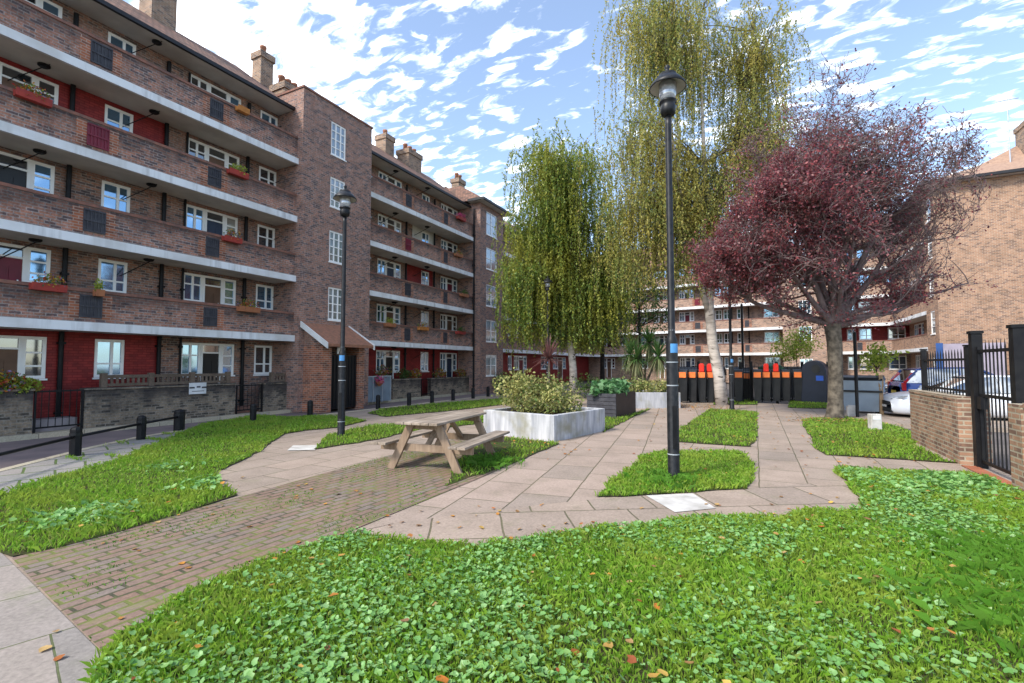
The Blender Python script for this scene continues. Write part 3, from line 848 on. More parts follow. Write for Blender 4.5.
def pitched(root, u0, u1, y_e, y_r, y_b, z_e, z_r, hip0=0, hip1=0):
    """tiled roof with eaves gutter"""
    m = MB()
    A = [(u0, y_e, z_e), (u1, y_e, z_e), (u1 - hip1, y_r, z_r), (u0 + hip0, y_r, z_r), (u0, y_b, z_e), (u1, y_b, z_e)]
    m.add(A, [(0, 1, 2, 3), (3, 2, 5, 4), (0, 3, 4), (1, 5, 2)]); 
    o = m.build('roof', M['roof_tile'], root)
    g = MB(); g.box(u0, u1, y_e - .11, y_e - .003, z_e - .10, z_e + .02); g.build('gutter', M['gutter'], o)
    return o


def chimney_stack(root, u, y, z0, z1, w, d, pots):
    m = MB(); m.box(u - w / 2, u + w / 2, y - d / 2, y + d / 2, z0, z1 - .3); m.box(u - w / 2 - .06, u + w / 2 + .06, y - d / 2 - .06, y + d / 2 + .06, z1 - .297, z1)
    o = m.build('chimney', M['chimney'], root)
    for i in range(pots):
        x = u + (i - (pots - 1) / 2) * w / max(pots, 1)
        m = MB(); m.lathe([(.14, 0), (.12, .3), (.15, .33), (.15, .42), (.1, .42)], 12, (x, y, z1)); m.build('chimney_pot', M['pot'], o, True)


# ---- left building
LB = thing('apartment_building', 'long dark brick five storey flats with white balcony edges on the left along the road', 'apartment block', (-15.8, 0, 0), R(90))
DEP = 1.15


def U(px, y=DEP): return face_u(LB, px, 365, y)[0]


def open_block(root, u0, u1, items, wallspec, fl_red=None, doors=None, par_mat=None, hatch_px=(), dep=DEP, brick_m=None, hatch_alt=True):
    """items: ('w'|'e', ua, ub)"""
    doors = doors or ['door_brown', 'door_red', 'door_black', 'door_brown', 'door_blue']
    for f in range(5):
        zb = S[f] + (.32 if f == 0 else 0.0); zt = CEIL[f] - (.17 if f == 0 else .12); zw = zb + 1.02
        holes = []
        for i, (k, a, b) in enumerate(items):
            if k == 'w':
                window(root, a, b, zw, zt, dep, (.58,), (.36,) if f in (0, 1) else (.55,)); holes.append((a, b, zw, zt))
            else:
                holes += entrance(root, a, b, zb, zt, zw, dep, M[doors[(f + i) % len(doors)]])
        segs = wallspec(f)
        for (a, b, mt) in segs:
            m = MB(); wall_holes(m, a, b, S[f] - (.2 if f else 0), CEIL[f] + .03, dep, holes); m.build('wall', mt, root)
        if f > 0:
            slab(root, u0, u1, S[f], dep + .2)
            hs = [(a, b, M['dark_steel'] if not (f == 3 and i == 0) else M['door_red']) for i, (a, b) in enumerate(hatch_px)]
            parapet(root, u0, u1, S[f], par_mat or M['brick_parapet'], hs)
    m = MB(); m.box(u0, u1, dep + .13, dep + 7.2, -.1, 11.73); m.build('inner_core', brick_m or M['brick_dark'], root)
    m = MB(); m.box(u0, u1, .28, dep + .1, 11.75, 11.83); m.build('eaves_soffit', M['soffit'], root)


T0 = face_u(LB, 298, 365, -.3)[0]; T1 = face_u(LB, 368.5, 365, -.3)[0]
B1_0 = -4.0
items1 = [('e', U(46) - 1.85, U(46)), ('w', U(94), U(124)), ('e', U(180), U(234)), ('w', U(254), U(272)), ('w', U(94) - 4.3, U(124) - 4.0)]
bk, rd = M['brick_dark'], M['brick_red_paint']


def spec1(f):
    if f == 0: return [(B1_0, U(158), rd), (U(158), T0 + .1, bk)]
    if f == 3: return [(B1_0, U(160), rd), (U(160), T0 + .1, bk)]
    return [(B1_0, T0 + .1, bk)]


hp = [(face_u(LB, 77, 365, 0)[0], face_u(LB, 99, 365, 0)[0]), (face_u(LB, 202, 365, 0)[0], face_u(LB, 215, 365, 0)[0])]
open_block(LB, B1_0, T0 - .003, items1, spec1, hatch_px=hp)
for px in (59, 157, 179, 241):
    pipe(LB, U(px), 0, 11.6, DEP, M['black_metal'], .06 if px != 179 else .035)
for f in range(1, 5):
    for px in (135, 20): soffit_bits(LB, U(px), CEIL[f], DEP)
for f in range(1, 5):
    soffit_bits(LB, U(282), CEIL[f], DEP)
pitched(LB, B1_0, T0 + .2, .28, 4.2, 8.4, 11.84, 14.8)
chimney_stack(LB, face_u(LB, 159, 20, 4.2)[0], 4.3, 13.5, 17.6, .85, .9, 3)
chimney_stack(LB, face_u(LB, 263, 60, 4.2)[0], 4.2, 13.8, 16.0, .62, .62, 1)
chimney_stack(LB, face_u(LB, 288, 80, 3.0)[0], 3.0, 12.3, 14.3, 1.0, .9, 3)

# stair tower
bt_ = M['brick_tower']
tw_holes = []
for (za, zb_) in ((3.55, 4.9), (5.95, 7.25), (8.25, 9.5), (10.45, 11.85)):
    a, b = face_u(LB, 327, 365, -.3)[0], face_u(LB, 342, 365, -.3)[0]
    window(LB, a, b, za, zb_, -.3, (.34, .67), (.25, .5, .75), .06, glass=M['glass_pale']); tw_holes.append((a, b, za, zb_))
m = MB(); wall_holes(m, T0, T1, -.1, 12.55, -.3, tw_holes)
m.add([(T0, -.3, -.1), (T0, -.3, 12.55), (T0, 6, 12.55), (T0, 6, -.1)], [(0, 1, 2, 3)])
m.add([(T1, -.3, -.1), (T1, 6, -.1), (T1, 6, 12.55), (T1, -.3, 12.55)], [(0, 1, 2, 3)])
m.add([(T0, -.3, 12.55), (T1, -.3, 12.55), (T1, 6, 12.55), (T0, 6, 12.55)], [(0, 1, 2, 3)])
m.add([(T0, 6, -.1), (T0, 6, 12.55), (T1, 6, 12.55), (T1, 6, -.1)], [(0, 1, 2, 3)])
m.box(T0 + .02, T1 - .02, -.17, 5.9, -.08, 12.5)
m.build('stair_tower', bt_, LB)
m = MB(); m.box(T0 - .04, T1 + .04, -.34, 6.04, 12.553, 12.63); m.build('coping', M['coping'], LB)
# porch with sloping tiled canopy
pa, pb = 12.85, 15.0
for (xa, xb) in ((pa, pa + .42), (pb - .3, pb)):
    m = MB(); m.box(xa, xb, -1.35, -.303, -.1, 2.45); m.build('porch_pier', M['brick_orange'], LB)
m = MB(); m.extr([(-.303, 2.46), (-.303, 3.2), (-1.2, 2.56), (-1.2, 2.46)], 0, pa + .02, pa + .4); m.extr([(-.303, 2.46), (-.303, 3.2), (-1.2, 2.56), (-1.2, 2.46)], 0, pb - .28, pb - .02)
m.build('porch_wall', M['brick_dark'], LB)
m = MB(); m.extr([(-.303, 3.22), (-.303, 3.33), (-1.72, 2.5), (-1.72, 2.39)], 0, pa - .12, pb + .12); rf = m.build('porch_roof', M['roof_terracotta'], LB)
for xx in (pa - .17, pb + .123):
    m = MB(); m.extr([(-.303, 3.16), (-.303, 3.38), (-1.76, 2.53), (-1.76, 2.31)], 0, xx, xx + .045); m.build('barge_board', M['white_paint'], rf)
m = MB(); m.box(pa + .42, pb - .3, -1.2, -1.1, 0, 2.1)
for i in range(9):
    x = pa + .42 + (pb - pa - .72) * (i + .5) / 9; m.box(x - .02, x + .02, -1.24, -1.203, .05, 2.05)
m.build('porch_gate', M['door_black'], LB)
m = MB(); m.box(pa + .75, pa + 1.15, -1.3, -1.27, 2.13, 2.38); m.build('wall_lamp', M['sign_white'], LB)

# block beyond the tower
E0 = face_u(LB, 480, 365, -.5)[0]; E1 = face_u(LB, 503, 365, -.5)[0]
items2 = [('e', U(376), U(400)), ('w', U(420.5), U(428.5)), ('e', U(440), U(457))]


def spec2(f):
    a, b = T1 - .1, E0 + .1
    if f == 0: return [(a, b, rd)]
    if f == 2: return [(a, U(404), bk), (U(404), U(432), rd), (U(432), U(460), bk), (U(460), b, rd)]
    if f == 3: return [(a, U(411), bk), (U(411), U(433), M['wall_white']), (U(433), b, bk)]
    return [(a, b, bk)]


open_block(LB, T1 + .003, E0 - .003, items2, spec2, doors=['door_black', 'door_brown', 'door_blue', 'door_brown', 'door_red'],
           hatch_px=[(face_u(LB, 404, 365, 0)[0], face_u(LB, 409.5, 365, 0)[0]), (face_u(LB, 443, 365, 0)[0], face_u(LB, 446.5, 365, 0)[0])])
pipe(LB, T1 + .12, .5, 11.6, -.05, M['pipe_grey'], .05)
for px in (404, 432.5): pipe(LB, U(px), 0, 11.6, DEP, M['black_metal'])
pipe(LB, E0 - .12, 0, 11.6, -.02, M['black_metal'])
for f in range(5):
    for px in (385, 418): soffit_bits(LB, U(px), CEIL[f], DEP)
pitched(LB, T1 - .2, E0 + 1.0, .28, 4.2, 8.4, 11.84, 14.8)
chimney_stack(LB, face_u(LB, 385, 140, 4.2)[0], 4.2, 13.6, 15.7, .75, .8, 1)
chimney_stack(LB, face_u(LB, 412, 160, 3.4)[0], 3.6, 13.0, 15.2, 1.3, .9, 3)

# projecting end bay
eh = []
for (za, zb_) in ((1.0, 2.35), (3.2, 4.6), (5.5, 6.9), (7.9, 9.3), (10.15, 11.65)):
    a, b = face_u(LB, 486, 365, -.5)[0], face_u(LB, 496.5, 365, -.5)[0]
    window(LB, a, b, za, zb_, -.5, (.5,), (.5,), .06, glass=M['glass_pale']); eh.append((a, b, za, zb_))
m = MB(); wall_holes(m, E0, E1, -.1, 12.0, -.5, eh)
m.box(E0 + .01, E1 - .01, -.37, 6, -.1, 11.98)
m.add([(E0, -.5, -.1), (E0, -.5, 12.0), (E0, 6, 12.0), (E0, 6, -.1)], [(0, 1, 2, 3)])
m.add([(E1, -.5, -.1), (E1, 6, -.1), (E1, 6, 12.0), (E1, -.5, 12.0)], [(0, 1, 2, 3)])
m.build('end_bay', bt_, LB)
m = MB(); m.box(E0 - .35, E1 + .35, -.9, .2, 12.003, 12.1); m.build('eaves_soffit', M['soffit'], LB)
m = MB(); A = [(E0 - .35, -.9, 12.1), (E1 + .35, -.9, 12.1), (E1 + .35, 7, 12.1), (E0 - .35, 7, 12.1), ((E0 + E1) / 2, 2.0, 14.0), ((E0 + E1) / 2, 6, 14.0)]
m.add(A, [(0, 1, 4), (1, 2, 5, 4), (2, 3, 5), (3, 0, 4, 5)]); o = m.build('roof', M['roof_tile'], LB)
m = MB(); m.box(E0 - .45, E1 + .45, -1.0, -.903, 12.02, 12.17); m.box(E0 - .45, E0 - .353, -.9, .2, 12.02, 12.17); m.build('gutter', M['gutter'], o)
chimney_stack(LB, (E0 + E1) / 2 + .6, 2.6, 13.4, 14.7, .8, .6, 2)

# last recessed block, behind the birch
C1 = 53.0
items3 = [('w', U(508), U(512)), ('e', U(514), U(527)), ('w', U(541), U(548)), ('e', U(553), U(566))]
open_block(LB, E1 + .003, C1, items3, lambda f: [(E1 - .1, C1, rd if f == 0 else bk)], hatch_px=[(U(529), U(533))])
pitched(LB, E1 - .2, C1, .28, 4.2, 8.4, 11.84, 14.8)

# ---- back building, turned a little
BB = thing('apartment_building', 'tan brick flats with white balcony edges across the back of the garden', 'apartment block', (2.17, 49.29, 0), R(-7.1))
ub = lambda px, y=DEP: face_u(BB, px, 365, y)[0]
bb = M['brick_back']
PB0, PB1 = 0.12, ub(842, 0)
itemsB = [('e', ub(602), ub(615)), ('w', ub(622), ub(629)), ('w', ub(641), ub(648)), ('e', ub(655), ub(668)), ('e', ub(680), ub(695)), ('w', ub(716), ub(723)), ('w', ub(724.5), ub(731)), ('w', ub(738), ub(744.5)), ('w', ub(765), ub(780.5))]
open_block(BB, -22.5, PB0 - .003, itemsB, lambda f: [(-22.5, PB0, bb)], par_mat=bb, brick_m=bb, hatch_px=[(ub(696, 0), ub(701, 0)), (ub(637, 0), ub(641, 0)), (ub(746, 0), ub(750, 0))])
for px in (632, 672, 711, 733, 750): pipe(BB, ub(px), 0, 11.6, DEP, M['black_metal'])
pitched(BB, -22.5, PB0, .28, 4.2, 8.4, 11.84, 14.95)
chimney_stack(BB, -4.5, 4.2, 13.9, 16.0, 1.4, .9, 3); chimney_stack(BB, -12, 4.2, 13.9, 16.0, 1.4, .9, 3)
holes = []
for f in range(5):
    a, b = ub(800, -.25), ub(813, -.25); z0 = S[f] + 1.05; z1 = S[f] + 2.25
    window(BB, a, b, z0, z1, -.25, (.34, .67), (.33, .66), .055, glass=M['glass_blue']); holes.append((a, b, z0, z1))
m = MB(); wall_holes(m, PB0, PB1, -.1, 12.3, -.25, holes); m.box(PB0 + .01, PB1 - .01, -.12, 6, -.1, 12.28)
m.add([(PB0, -.25, -.1), (PB0, -.25, 12.3), (PB0, 6, 12.3), (PB0, 6, -.1)], [(0, 1, 2, 3)])
m.add([(PB1, -.25, -.1), (PB1, 6, -.1), (PB1, 6, 12.3), (PB1, -.25, 12.3)], [(0, 1, 2, 3)])
m.add([(PB0, -.25, 12.3), (PB1, -.25, 12.3), (PB1, 6, 12.3), (PB0, 6, 12.3)], [(0, 1, 2, 3)])
m.build('stair_tower', bb, BB)
itemsB2 = [('w', ub(848), ub(857)), ('w', ub(860), ub(873)), ('w', ub(889), ub(907))]
open_block(BB, PB1 + .003, PB1 + 9.5, itemsB2, lambda f: [(PB1, PB1 + 9.5, rd if f in (1, 2) else bb)], par_mat=bb, brick_m=bb, hatch_px=[(ub(858, 0), ub(863, 0))])
pitched(BB, PB1 - .1, PB1 + 9.5, .28, 4.2, 8.4, 11.84, 14.95)

# ---- right wing with the big gable end
RB = thing('apartment_building', 'sunlit tan brick wing with large blank end wall at the right of the garden', 'apartment block', (9.85, 48.2, 0), R(-90))
gb = M['brick_gable']
WG = 48.2 - 36.3
itemsR = [('e', 1.2, 3.6), ('w', 4.6, 5.6), ('e', 6.4, 8.8)]
uw = 9.7
open_block(RB, 0.0, uw, itemsR, lambda f: [(0, uw, gb)], par_mat=gb, brick_m=gb)
holes = []
for f in range(5):
    a, b = uw + .75, uw + 1.55; z0 = S[f] + .75; z1 = S[f] + 2.15
    window(RB, a, b, z0, z1, -.2, (), (.33, .66), .07, glass=M['glass_blind']); holes.append((a, b, z0, z1))
m = MB(); wall_holes(m, uw, WG, -.1, 12.35, -.2, holes)
m.add([(uw, -.2, -.1), (uw, -.2, 12.35), (uw, 4, 12.35), (uw, 4, -.1)], [(0, 1, 2, 3)])
m.box(uw + .01, WG - .01, -.07, 18, -.1, 12.33)
m.build('stair_tower', gb, RB)
m = MB(); m.add([(WG, -.2, -.1), (WG, 18, -.1), (WG, 18, 12.35), (WG, -.2, 12.35)], [(0, 1, 2, 3)])
m.build('end_wall', gb, RB)
m = MB()
for k in range(1):
    m.box(WG - .04, WG + .35, -.6, 18.2, 12.36, 12.44)
m.build('eaves_soffit', M['soffit'], RB)
m = MB()
A = [(WG + .45, -.65, 12.45), (WG + .45, 18.2, 12.45), (WG - 2.4, 2.6, 13.9), (WG - 2.4, 15, 13.9), (WG - 4.6, 6.5, 16.2), (WG - 4.6, 11.5, 16.2), (-1, -.65, 12.45), (-1, 18.2, 12.45), (-1, 6.5, 16.2), (-1, 11.5, 16.2), (-1, 2.6, 13.9), (-1, 15, 13.9)]
m.add(A, [(0, 1, 3, 2), (2, 3, 5, 4), (0, 2, 10, 6), (2, 4, 8, 10), (4, 5, 9, 8), (1, 7, 11, 3), (3, 11, 9, 5), (6, 10, 8, 9, 11, 7)])
o = m.build('roof', plain('roof_tan', (.36, .235, .165), (.26, .165, .12), 7, .85, bump=.3), RB)
m = MB(); m.box(WG + .453, WG + .57, -.75, 18.2, 12.36, 12.52); m.box(-1, WG + .45, -.77, -.653, 12.36, 12.52); m.build('gutter', M['gutter'], o)
chimney_stack(RB, WG - 3.2, 5.6, 13.5, 16.3, 1.2, 1.5, 3)
m = MB(); m.tube([(WG - 2.2, 4.0, 13.6), (WG - 2.2, 4.0, 18.0)], .03, 6); m.tube([(WG - 2.2, 3.5, 17.6), (WG - 2.2, 4.5, 17.6)], .02, 6); m.build('aerial', M['alloy'], o)

# ------------------------------------------------------------------ front gardens of the left building
def plant_mass(name, P, size, mat, parent=None, **kw):
    return link_mesh(name, leaves_mesh(name, P, size, **kw), mat, parent)


def blob(n, c, r, flat=.3):
    v = unit(rng.normal(size=(n, 3))); rr = rng.random((n, 1)) ** (1 / 2.4)
    p = v * rr * np.array(r)
    k = np.array([noise.noise(Vector(x * 2.2 / max(r))) for x in p])
    p *= (1 + .6 * k)[:, None]
    return p + np.array(c)


Xw = -16.1
def garden_wall(px0, px1, top, label, X=Xw, grp='garden walls under the balconies'):
    y0, y1 = onx(px0, 365, X)[0], onx(px1, 365, X)[0]
    t = thing('garden_wall', label, 'garden wall', (X, (y0 + y1) / 2, 0), 0, grp)
    h = (y1 - y0) / 2
    m = MB(); m.box(-.22, 0, -h, h, -.1, top - .06); m.build('brickwork', M['brick_garden'], t)
    m = MB(); m.box(-.25, .03, -h - .02, h + .02, top - .06, top); m.build('coping', M['brick_garden'], t)
    return y0, y1


GW = [(-120, 35, 1.12, 'weathered grey garden wall with plants on top at the left edge of the photo'),
      (86, 236, 1.08, 'long sooty garden wall carrying a white sign, left of the entrance porch'),
      (264, 306, 1.05, 'short mossy garden wall right beside the brick entrance porch'),
      (393, 421, 1.0, 'garden wall right of the blue grey metal panel'),
      (431, 474, .98, 'garden wall with flowers along its top beneath the far balcony block'),
      (478.5, 500, .95, 'garden wall under the projecting end bay')]
for a in GW: garden_wall(*a)


def rail_fence(px0, px1, z0, z1, label, X=-16.2):
    y0, y1 = onx(px0, 365, X)[0], onx(px1, 365, X)[0]
    t = thing('timber_railing', label, 'railing', (X, (y0 + y1) / 2, 0), 0)
    h = (y1 - y0) / 2; n = max(2, round((y1 - y0) / 1.3))
    m = MB()
    for i in range(n + 1): y = -h + 2 * h * i / n; m.box(-.06, .06, y - .07, y + .07, z0, z1 + .05)
    m.build('post', M['wood_rail'], t)
    m = MB(); m.box(-.03, .03, -h, h, z1 - .09, z1); m.box(-.03, .03, -h, h, z0 + .02, z0 + .1); m.build('rail', M['wood_rail'], t)
    m = MB(); k = int(2 * h / .13)
    for i in range(k): y = -h + 2 * h * (i + .5) / k; m.box(-.02, .02, y - .03, y + .03, z0 + .1, z1 - .09)
    m.build('slat', M['wood_rail'], t)


rail_fence(104, 228, 1.08, 1.42, 'brown timber railing on top of the long sooty garden wall')
rail_fence(272, 306, 1.05, 1.38, 'short timber railing on the garden wall next to the porch')


def iron_gate(px0, px1, h, label, X=-16.1):
    y0, y1 = onx(px0, 365, X)[0], onx(px1, 365, X)[0]
    t = thing('garden_gate', label, 'gate', (X, (y0 + y1) / 2, 0), 0)
    w = (y1 - y0) / 2
    m = MB(); m.box(-.015, .015, -w, w, h - .04, h); m.box(-.015, .015, -w, w, .1, .14); m.box(-.02, .02, -w, -w + .04, 0, h); m.box(-.02, .02, w - .04, w, 0, h); m.build('frame', M['black_metal'], t)
    m = MB(); n = max(4, int(2 * w / .14))
    for i in range(1, n): y = -w + 2 * w * i / n; m.tube([(0, y, .1), (0, y, h + .02)], .009, 6)
    m.build('bars', M['black_metal'], t)


iron_gate(36, 85, 1.05, 'thin black iron gate in front of the red painted wall')
iron_gate(237, 263, 1.0, 'black iron gate between the two garden walls left of the porch')
iron_gate(421.5, 430.5, .95, 'black iron gate under the far balcony block')
# stone step behind the first gate
m = MB(); m.box(-16.9, -16.35, onx(38, 365, Xw)[0], onx(84, 365, Xw)[0], -.1, .3)
setp(m.build('doorstep', M['plinth_grey']), 'pale stone step behind the thin iron gate at the red wall', 'step')
m = MB(); m.box(-16.9, -16.35, onx(238, 365, Xw)[0], onx(262, 365, Xw)[0], -.1, .2)
setp(m.build('doorstep', M['coping']), 'red tiled step behind the iron gate left of the porch', 'step')
# sign on the wall
y0, y1 = onx(190, 365, -16.05)[0], onx(207, 365, -16.05)[0]
t = thing('wall_sign', 'small white sign board fixed to the long sooty garden wall', 'sign', (-16.065, (y0 + y1) / 2, .93))
m = MB(); m.box(0, .015, -(y1 - y0) / 2, (y1 - y0) / 2, -.16, .2); m.build('board', M['sign_white'], t)
m = MB()
for i, (a, b, z) in enumerate(((-.26, -.1, .02), (-.04, .08, .04), (.12, .27, .02), (-.18, .2, -.08))): m.box(.016, .019, a, b, z, z + (.05 if i < 3 else .02))
m.build('lettering', M['ink'], t)
# blue grey metal enclosure with a hanging basket
y0, y1 = onx(363, 365, -15.55)[0], onx(391, 365, -15.55)[0]
t = thing('metal_enclosure', 'blue grey metal panel enclosure right of the entrance porch', 'enclosure', (-15.55, (y0 + y1) / 2, 0))
w = (y1 - y0) / 2
m = MB(); m.box(-.05, -.01, -w, w, .02, 1.15); m.build('panel', M['panel_bluegrey'], t)
m = MB()
for y in (-w, -w * .33, w * .33, w - .05): m.box(-.009, .03, y, y + .05, 0, 1.2)
m.box(-.009, .028, -w, w, 1.15, 1.2); m.build('frame', M['pipe_grey'], t)
yb = onx(378, 365, -15.45)[0]
t = thing('flower_basket', 'pink flowers in a basket hung on the blue grey metal panel', 'flower basket', (-15.36, yb, .95))
m = MB(); m.lathe([(.05, -.22), (.16, -.1), (.19, .02), (.17, .02)], 12); m.build('basket', M['box_terracotta'], t)
plant_mass('flowers', blob(160, (0, 0, .03), (.24, .28, .26)), .09, M['flower_pink'], t)
# planted pots and climbers along the far gardens
for (px, z, r, mt, lab) in ((384, 1.35, .5, 'flower_mix', 'leafy flowering plant behind the blue grey metal panel'), (405, 1.2, .45, 'leaf_mid', 'green shrub behind the garden wall right of the metal panel'), (416, 1.25, .4, 'flower_mix', 'flowering shrub at the end of the garden wall by the far iron gate'),
                            (440, 1.2, .5, 'flower_mix', 'flowering plant over the middle garden wall'), (461, 1.2, .45, 'flower_mix', 'red flowering plant at the right end of the middle garden wall'), (488, 1.15, .6, 'leaf_mid', 'dark green bush below the projecting end bay'), (501, .7, .8, 'leaf_mid', 'low dark bush on the corner past the end bay'), (4, 1.3, .42, 'flower_mix', 'orange and green flowering plant on the wall at the left edge'), (26, 1.2, .3, 'leaf_lime', 'bright green trailing plant at the end of the left garden wall')):
    X = -16.35 if px < 495 else -15.0
    if px < 30: X = -16.2
    y = onx(px, 365, X)[0]
    t = thing('shrub', lab, 'shrub', (X, y, 0))
    plant_mass('foliage', blob(520, (0, 0, z), (r * .6, r, r * .7)), .09, M[mt], t)
    m = MB()
    for k in range(4): m.tube([(0, .02 * k, 0), (random.uniform(-.1, .1), random.uniform(-.2, .2), z)], .012, 5)
    m.build('stem', M['bark_dark'], t)

# window boxes on the parapets
BOX = [(0, 38, 3, 'box_red', 'flower_mix', 'long red and orange trough on the third balcony at the left edge'), (26, 62, 1, 'box_red', 'flower_mix', 'red trough of yellow flowers on the first balcony at the left'),
       (91, 100, 1, 'box_terracotta', 'leaf_lime', 'small pot of lime green leaves on the first balcony between pipe and window'), (222, 242, 3, 'box_red', 'leaf_lime', 'red trough of bright green plants on the third balcony left of the stair tower'),
       (219, 237, 2, 'box_red', 'flower_mix', 'red trough on the second balcony left of the stair tower'), (236, 257, 1, 'box_terracotta', 'flower_mix', 'trough of purple flowers on the first balcony left of the stair tower'),
       (229, 241, 4, 'box_orange', None, 'plain orange trough on the top balcony left of the stair tower'), (456, 464, 4, 'box_red', 'flower_pink', 'red flower trough on the top balcony of the far block'),
       (454, 461, 3, 'box_terracotta', 'flower_mix', 'terracotta trough on the third balcony of the far block'), (460, 467, 2, 'box_terracotta', 'leaf_mid', 'leafy trough at the end of the second balcony of the far block'),
       (384, 394, 1, 'box_terracotta', 'leaf_lime', 'trough of bright green plants on the first balcony right of the stair tower'), (418, 427, 1, 'box_orange', 'flower_mix', 'pale trough in the middle of the first balcony of the far block'),
       (456, 464, 1, 'box_red', 'leaf_mid', 'red trough at the right end of the first balcony of the far block')]
for (p0, p1, f, bm, lm, lab) in BOX:
    a, b = face_u(LB, p0, 365, -.1)[0], face_u(LB, p1, 365, -.1)[0]
    w = (b - a) / 2; zt = S[f] + PAR
    t = thing('window_box', lab, 'window box', (-15.8 + .12, (a + b) / 2, zt - .12), 0, 'flower troughs on the balcony parapets')
    m = MB(); m.extr([(-.08, -.06), (.08, -.06), (.1, .12), (.085, .12), (.07, .06), (-.07, .06), (-.085, .12), (-.1, .12)], 1, -w, w); m.build('trough', M[bm], t)
    if lm: plant_mass('flowers', blob(int(150 + 160 * w), (0, 0, .2), (.13, w * .95, .2)), .075, M[lm], t)

# ------------------------------------------------------------------ bollards and knee rails
BP = [(75, 456), (141, 439.5), (179, 430.5), (253, 422), (310, 417), (378, 409), (409, 405.5), (432, 403), (453, 400.5), (473, 398.5), (488, 396.5), (501, 395)]
BL = ['black bollard nearest the left edge, first along the kerb', 'second black bollard along the curved kerb, holding two rails', 'wide black bollard at the end of the knee rails, third along the kerb', 'black bollard in front of the garden gate left of the porch, fourth along the kerb',
      'black bollard left of the second lamp post, fifth along the kerb', 'black bollard right of the second lamp post, sixth along the kerb', 'black bollard at the start of the far grass strip, seventh along the kerb', 'eighth black bollard along the kerb from the left edge', 'ninth black bollard along the kerb, before the end bay', 'tenth black bollard along the kerb, below the end bay wall', 'eleventh black bollard along the kerb, second to last', 'farthest small black bollard, last of the row by the white planter']
bol = None
bpos = []
for i, ((px, py), lab) in enumerate(zip(BP, BL)):
    p = G(px, py); bpos.append(p)
    if bol is None:
        o = bol = thing('bollard', lab, 'bollard', p, R(20), 'black bollards along the kerb')
        m = MB(); m.lathe([(.09, -.05), (.09, .47), (.09, .49), (.07, .53), (0.02, .55)], 8); m.build('post', M['black_metal'], o)
        m = MB(); m.lathe([(.097, .38), (.097, .43)], 8); m.build('band', M['black_pole'], o)
    else:
        o = copy_tree(bol); o.location = p; o['label'] = lab
    if i == 2: o.scale = (1.35, 1.35, 1.0)
for i, (a, b, lab) in enumerate(((Vector((-9.4, 2.2, 0)), bpos[0], 'long black knee rail running off the left edge of the photo'), (bpos[0], bpos[1], 'black knee rail between the first two bollards'), (bpos[1], bpos[2], 'short black knee rail joining the second bollard and the wide bollard'))):
    m = MB(); d = (b - a).normalized() * .1; m.tube([a + d + Vector((0, 0, .36)), b - d + Vector((0, 0, .36))], .028, 8)
    setp(m.build('knee_rail', M['black_metal'], smooth=True), lab, 'rail', 'black knee rails at the kerb')
m = MB(); a = onx(181, 365, -15.0); m.tube([(-13.5, 7.5, .45), (-14.6, 8.6, .35), (-15.4, 10.4, .4)], .018, 6)

# ------------------------------------------------------------------ lamp posts
def lamp_post(p, label, sticker=True):
    t = thing('lamp_post', label, 'lamp post', p, R(25), 'black lamp posts with hooded lanterns')
    m = MB(); m.lathe([(.10, -.05), (.10, .05), (.085, .08), (.085, 1.95), (.078, 2.0), (.052, 2.06), (.046, 5.15), (.046, 5.28)], 20); m.build('column', M['black_pole'], t, True)
    m = MB(); m.box(-.03, .03, -.094, -.08, .45, 1.05); m.build('access_door', M['black_metal'], t)
    m = MB(); m.lathe([(.05, 5.28), (.10, 5.30), (.115, 5.36), (.115, 5.42), (.10, 5.46), (.13, 5.48), (.13, 5.50), (.09, 5.50)], 24); ln = m.build('lantern_cup', M['black_pole'], t, True)
    m = MB(); m.lathe([(.105, 5.50), (.125, 5.60), (.135, 5.76)], 24); m.build('lantern_glass', M['lamp_clear'], ln, True)
    m = MB(); m.lathe([(.035, 5.50), (.035, 5.72)], 12); m.build('bulb', M['lantern_white'], ln, True)
    m = MB(); m.lathe([(.265, 5.70), (.275, 5.705), (.25, 5.76), (.19, 5.83), (.14, 5.86), (.135, 5.90), (.07, 5.93), (.03, 5.95), (.03, 5.99), (.045, 6.02), (.02, 6.05), (.002, 6.06)], 28, cap=False)
    m.build('lantern_hood', M['black_pole'], t, True)
    m = MB(); m.lathe([(.26, 5.705), (.13, 5.78), (.002, 5.79)], 28, cap=False); m.build('hood_lining', M['lantern_white'], ln, True)
    if sticker:
        m = MB(); m.lathe([(.0525, 2.12), (.0525, 2.13)], 12); m.lathe([(.0865, 1.66), (.0865, 1.675)], 20); m.lathe([(.0865, 1.33), (.0865, 1.345)], 20); m.lathe([(.0865, .36), (.0865, .375)], 20); m.build('band', M['pipe_grey'], t)
        m = MB()
        vs = []
        for k in range(7):
            a = R(-95 + 14 * k - 25)
            for z in (1.80, 1.93): vs.append((.0875 * math.cos(a), .0875 * math.sin(a), z))
        m.add(vs, [(2 * k, 2 * k + 2, 2 * k + 3, 2 * k + 1) for k in range(6)]); m.build('sticker', M['sticker_blue'], t)
    return t


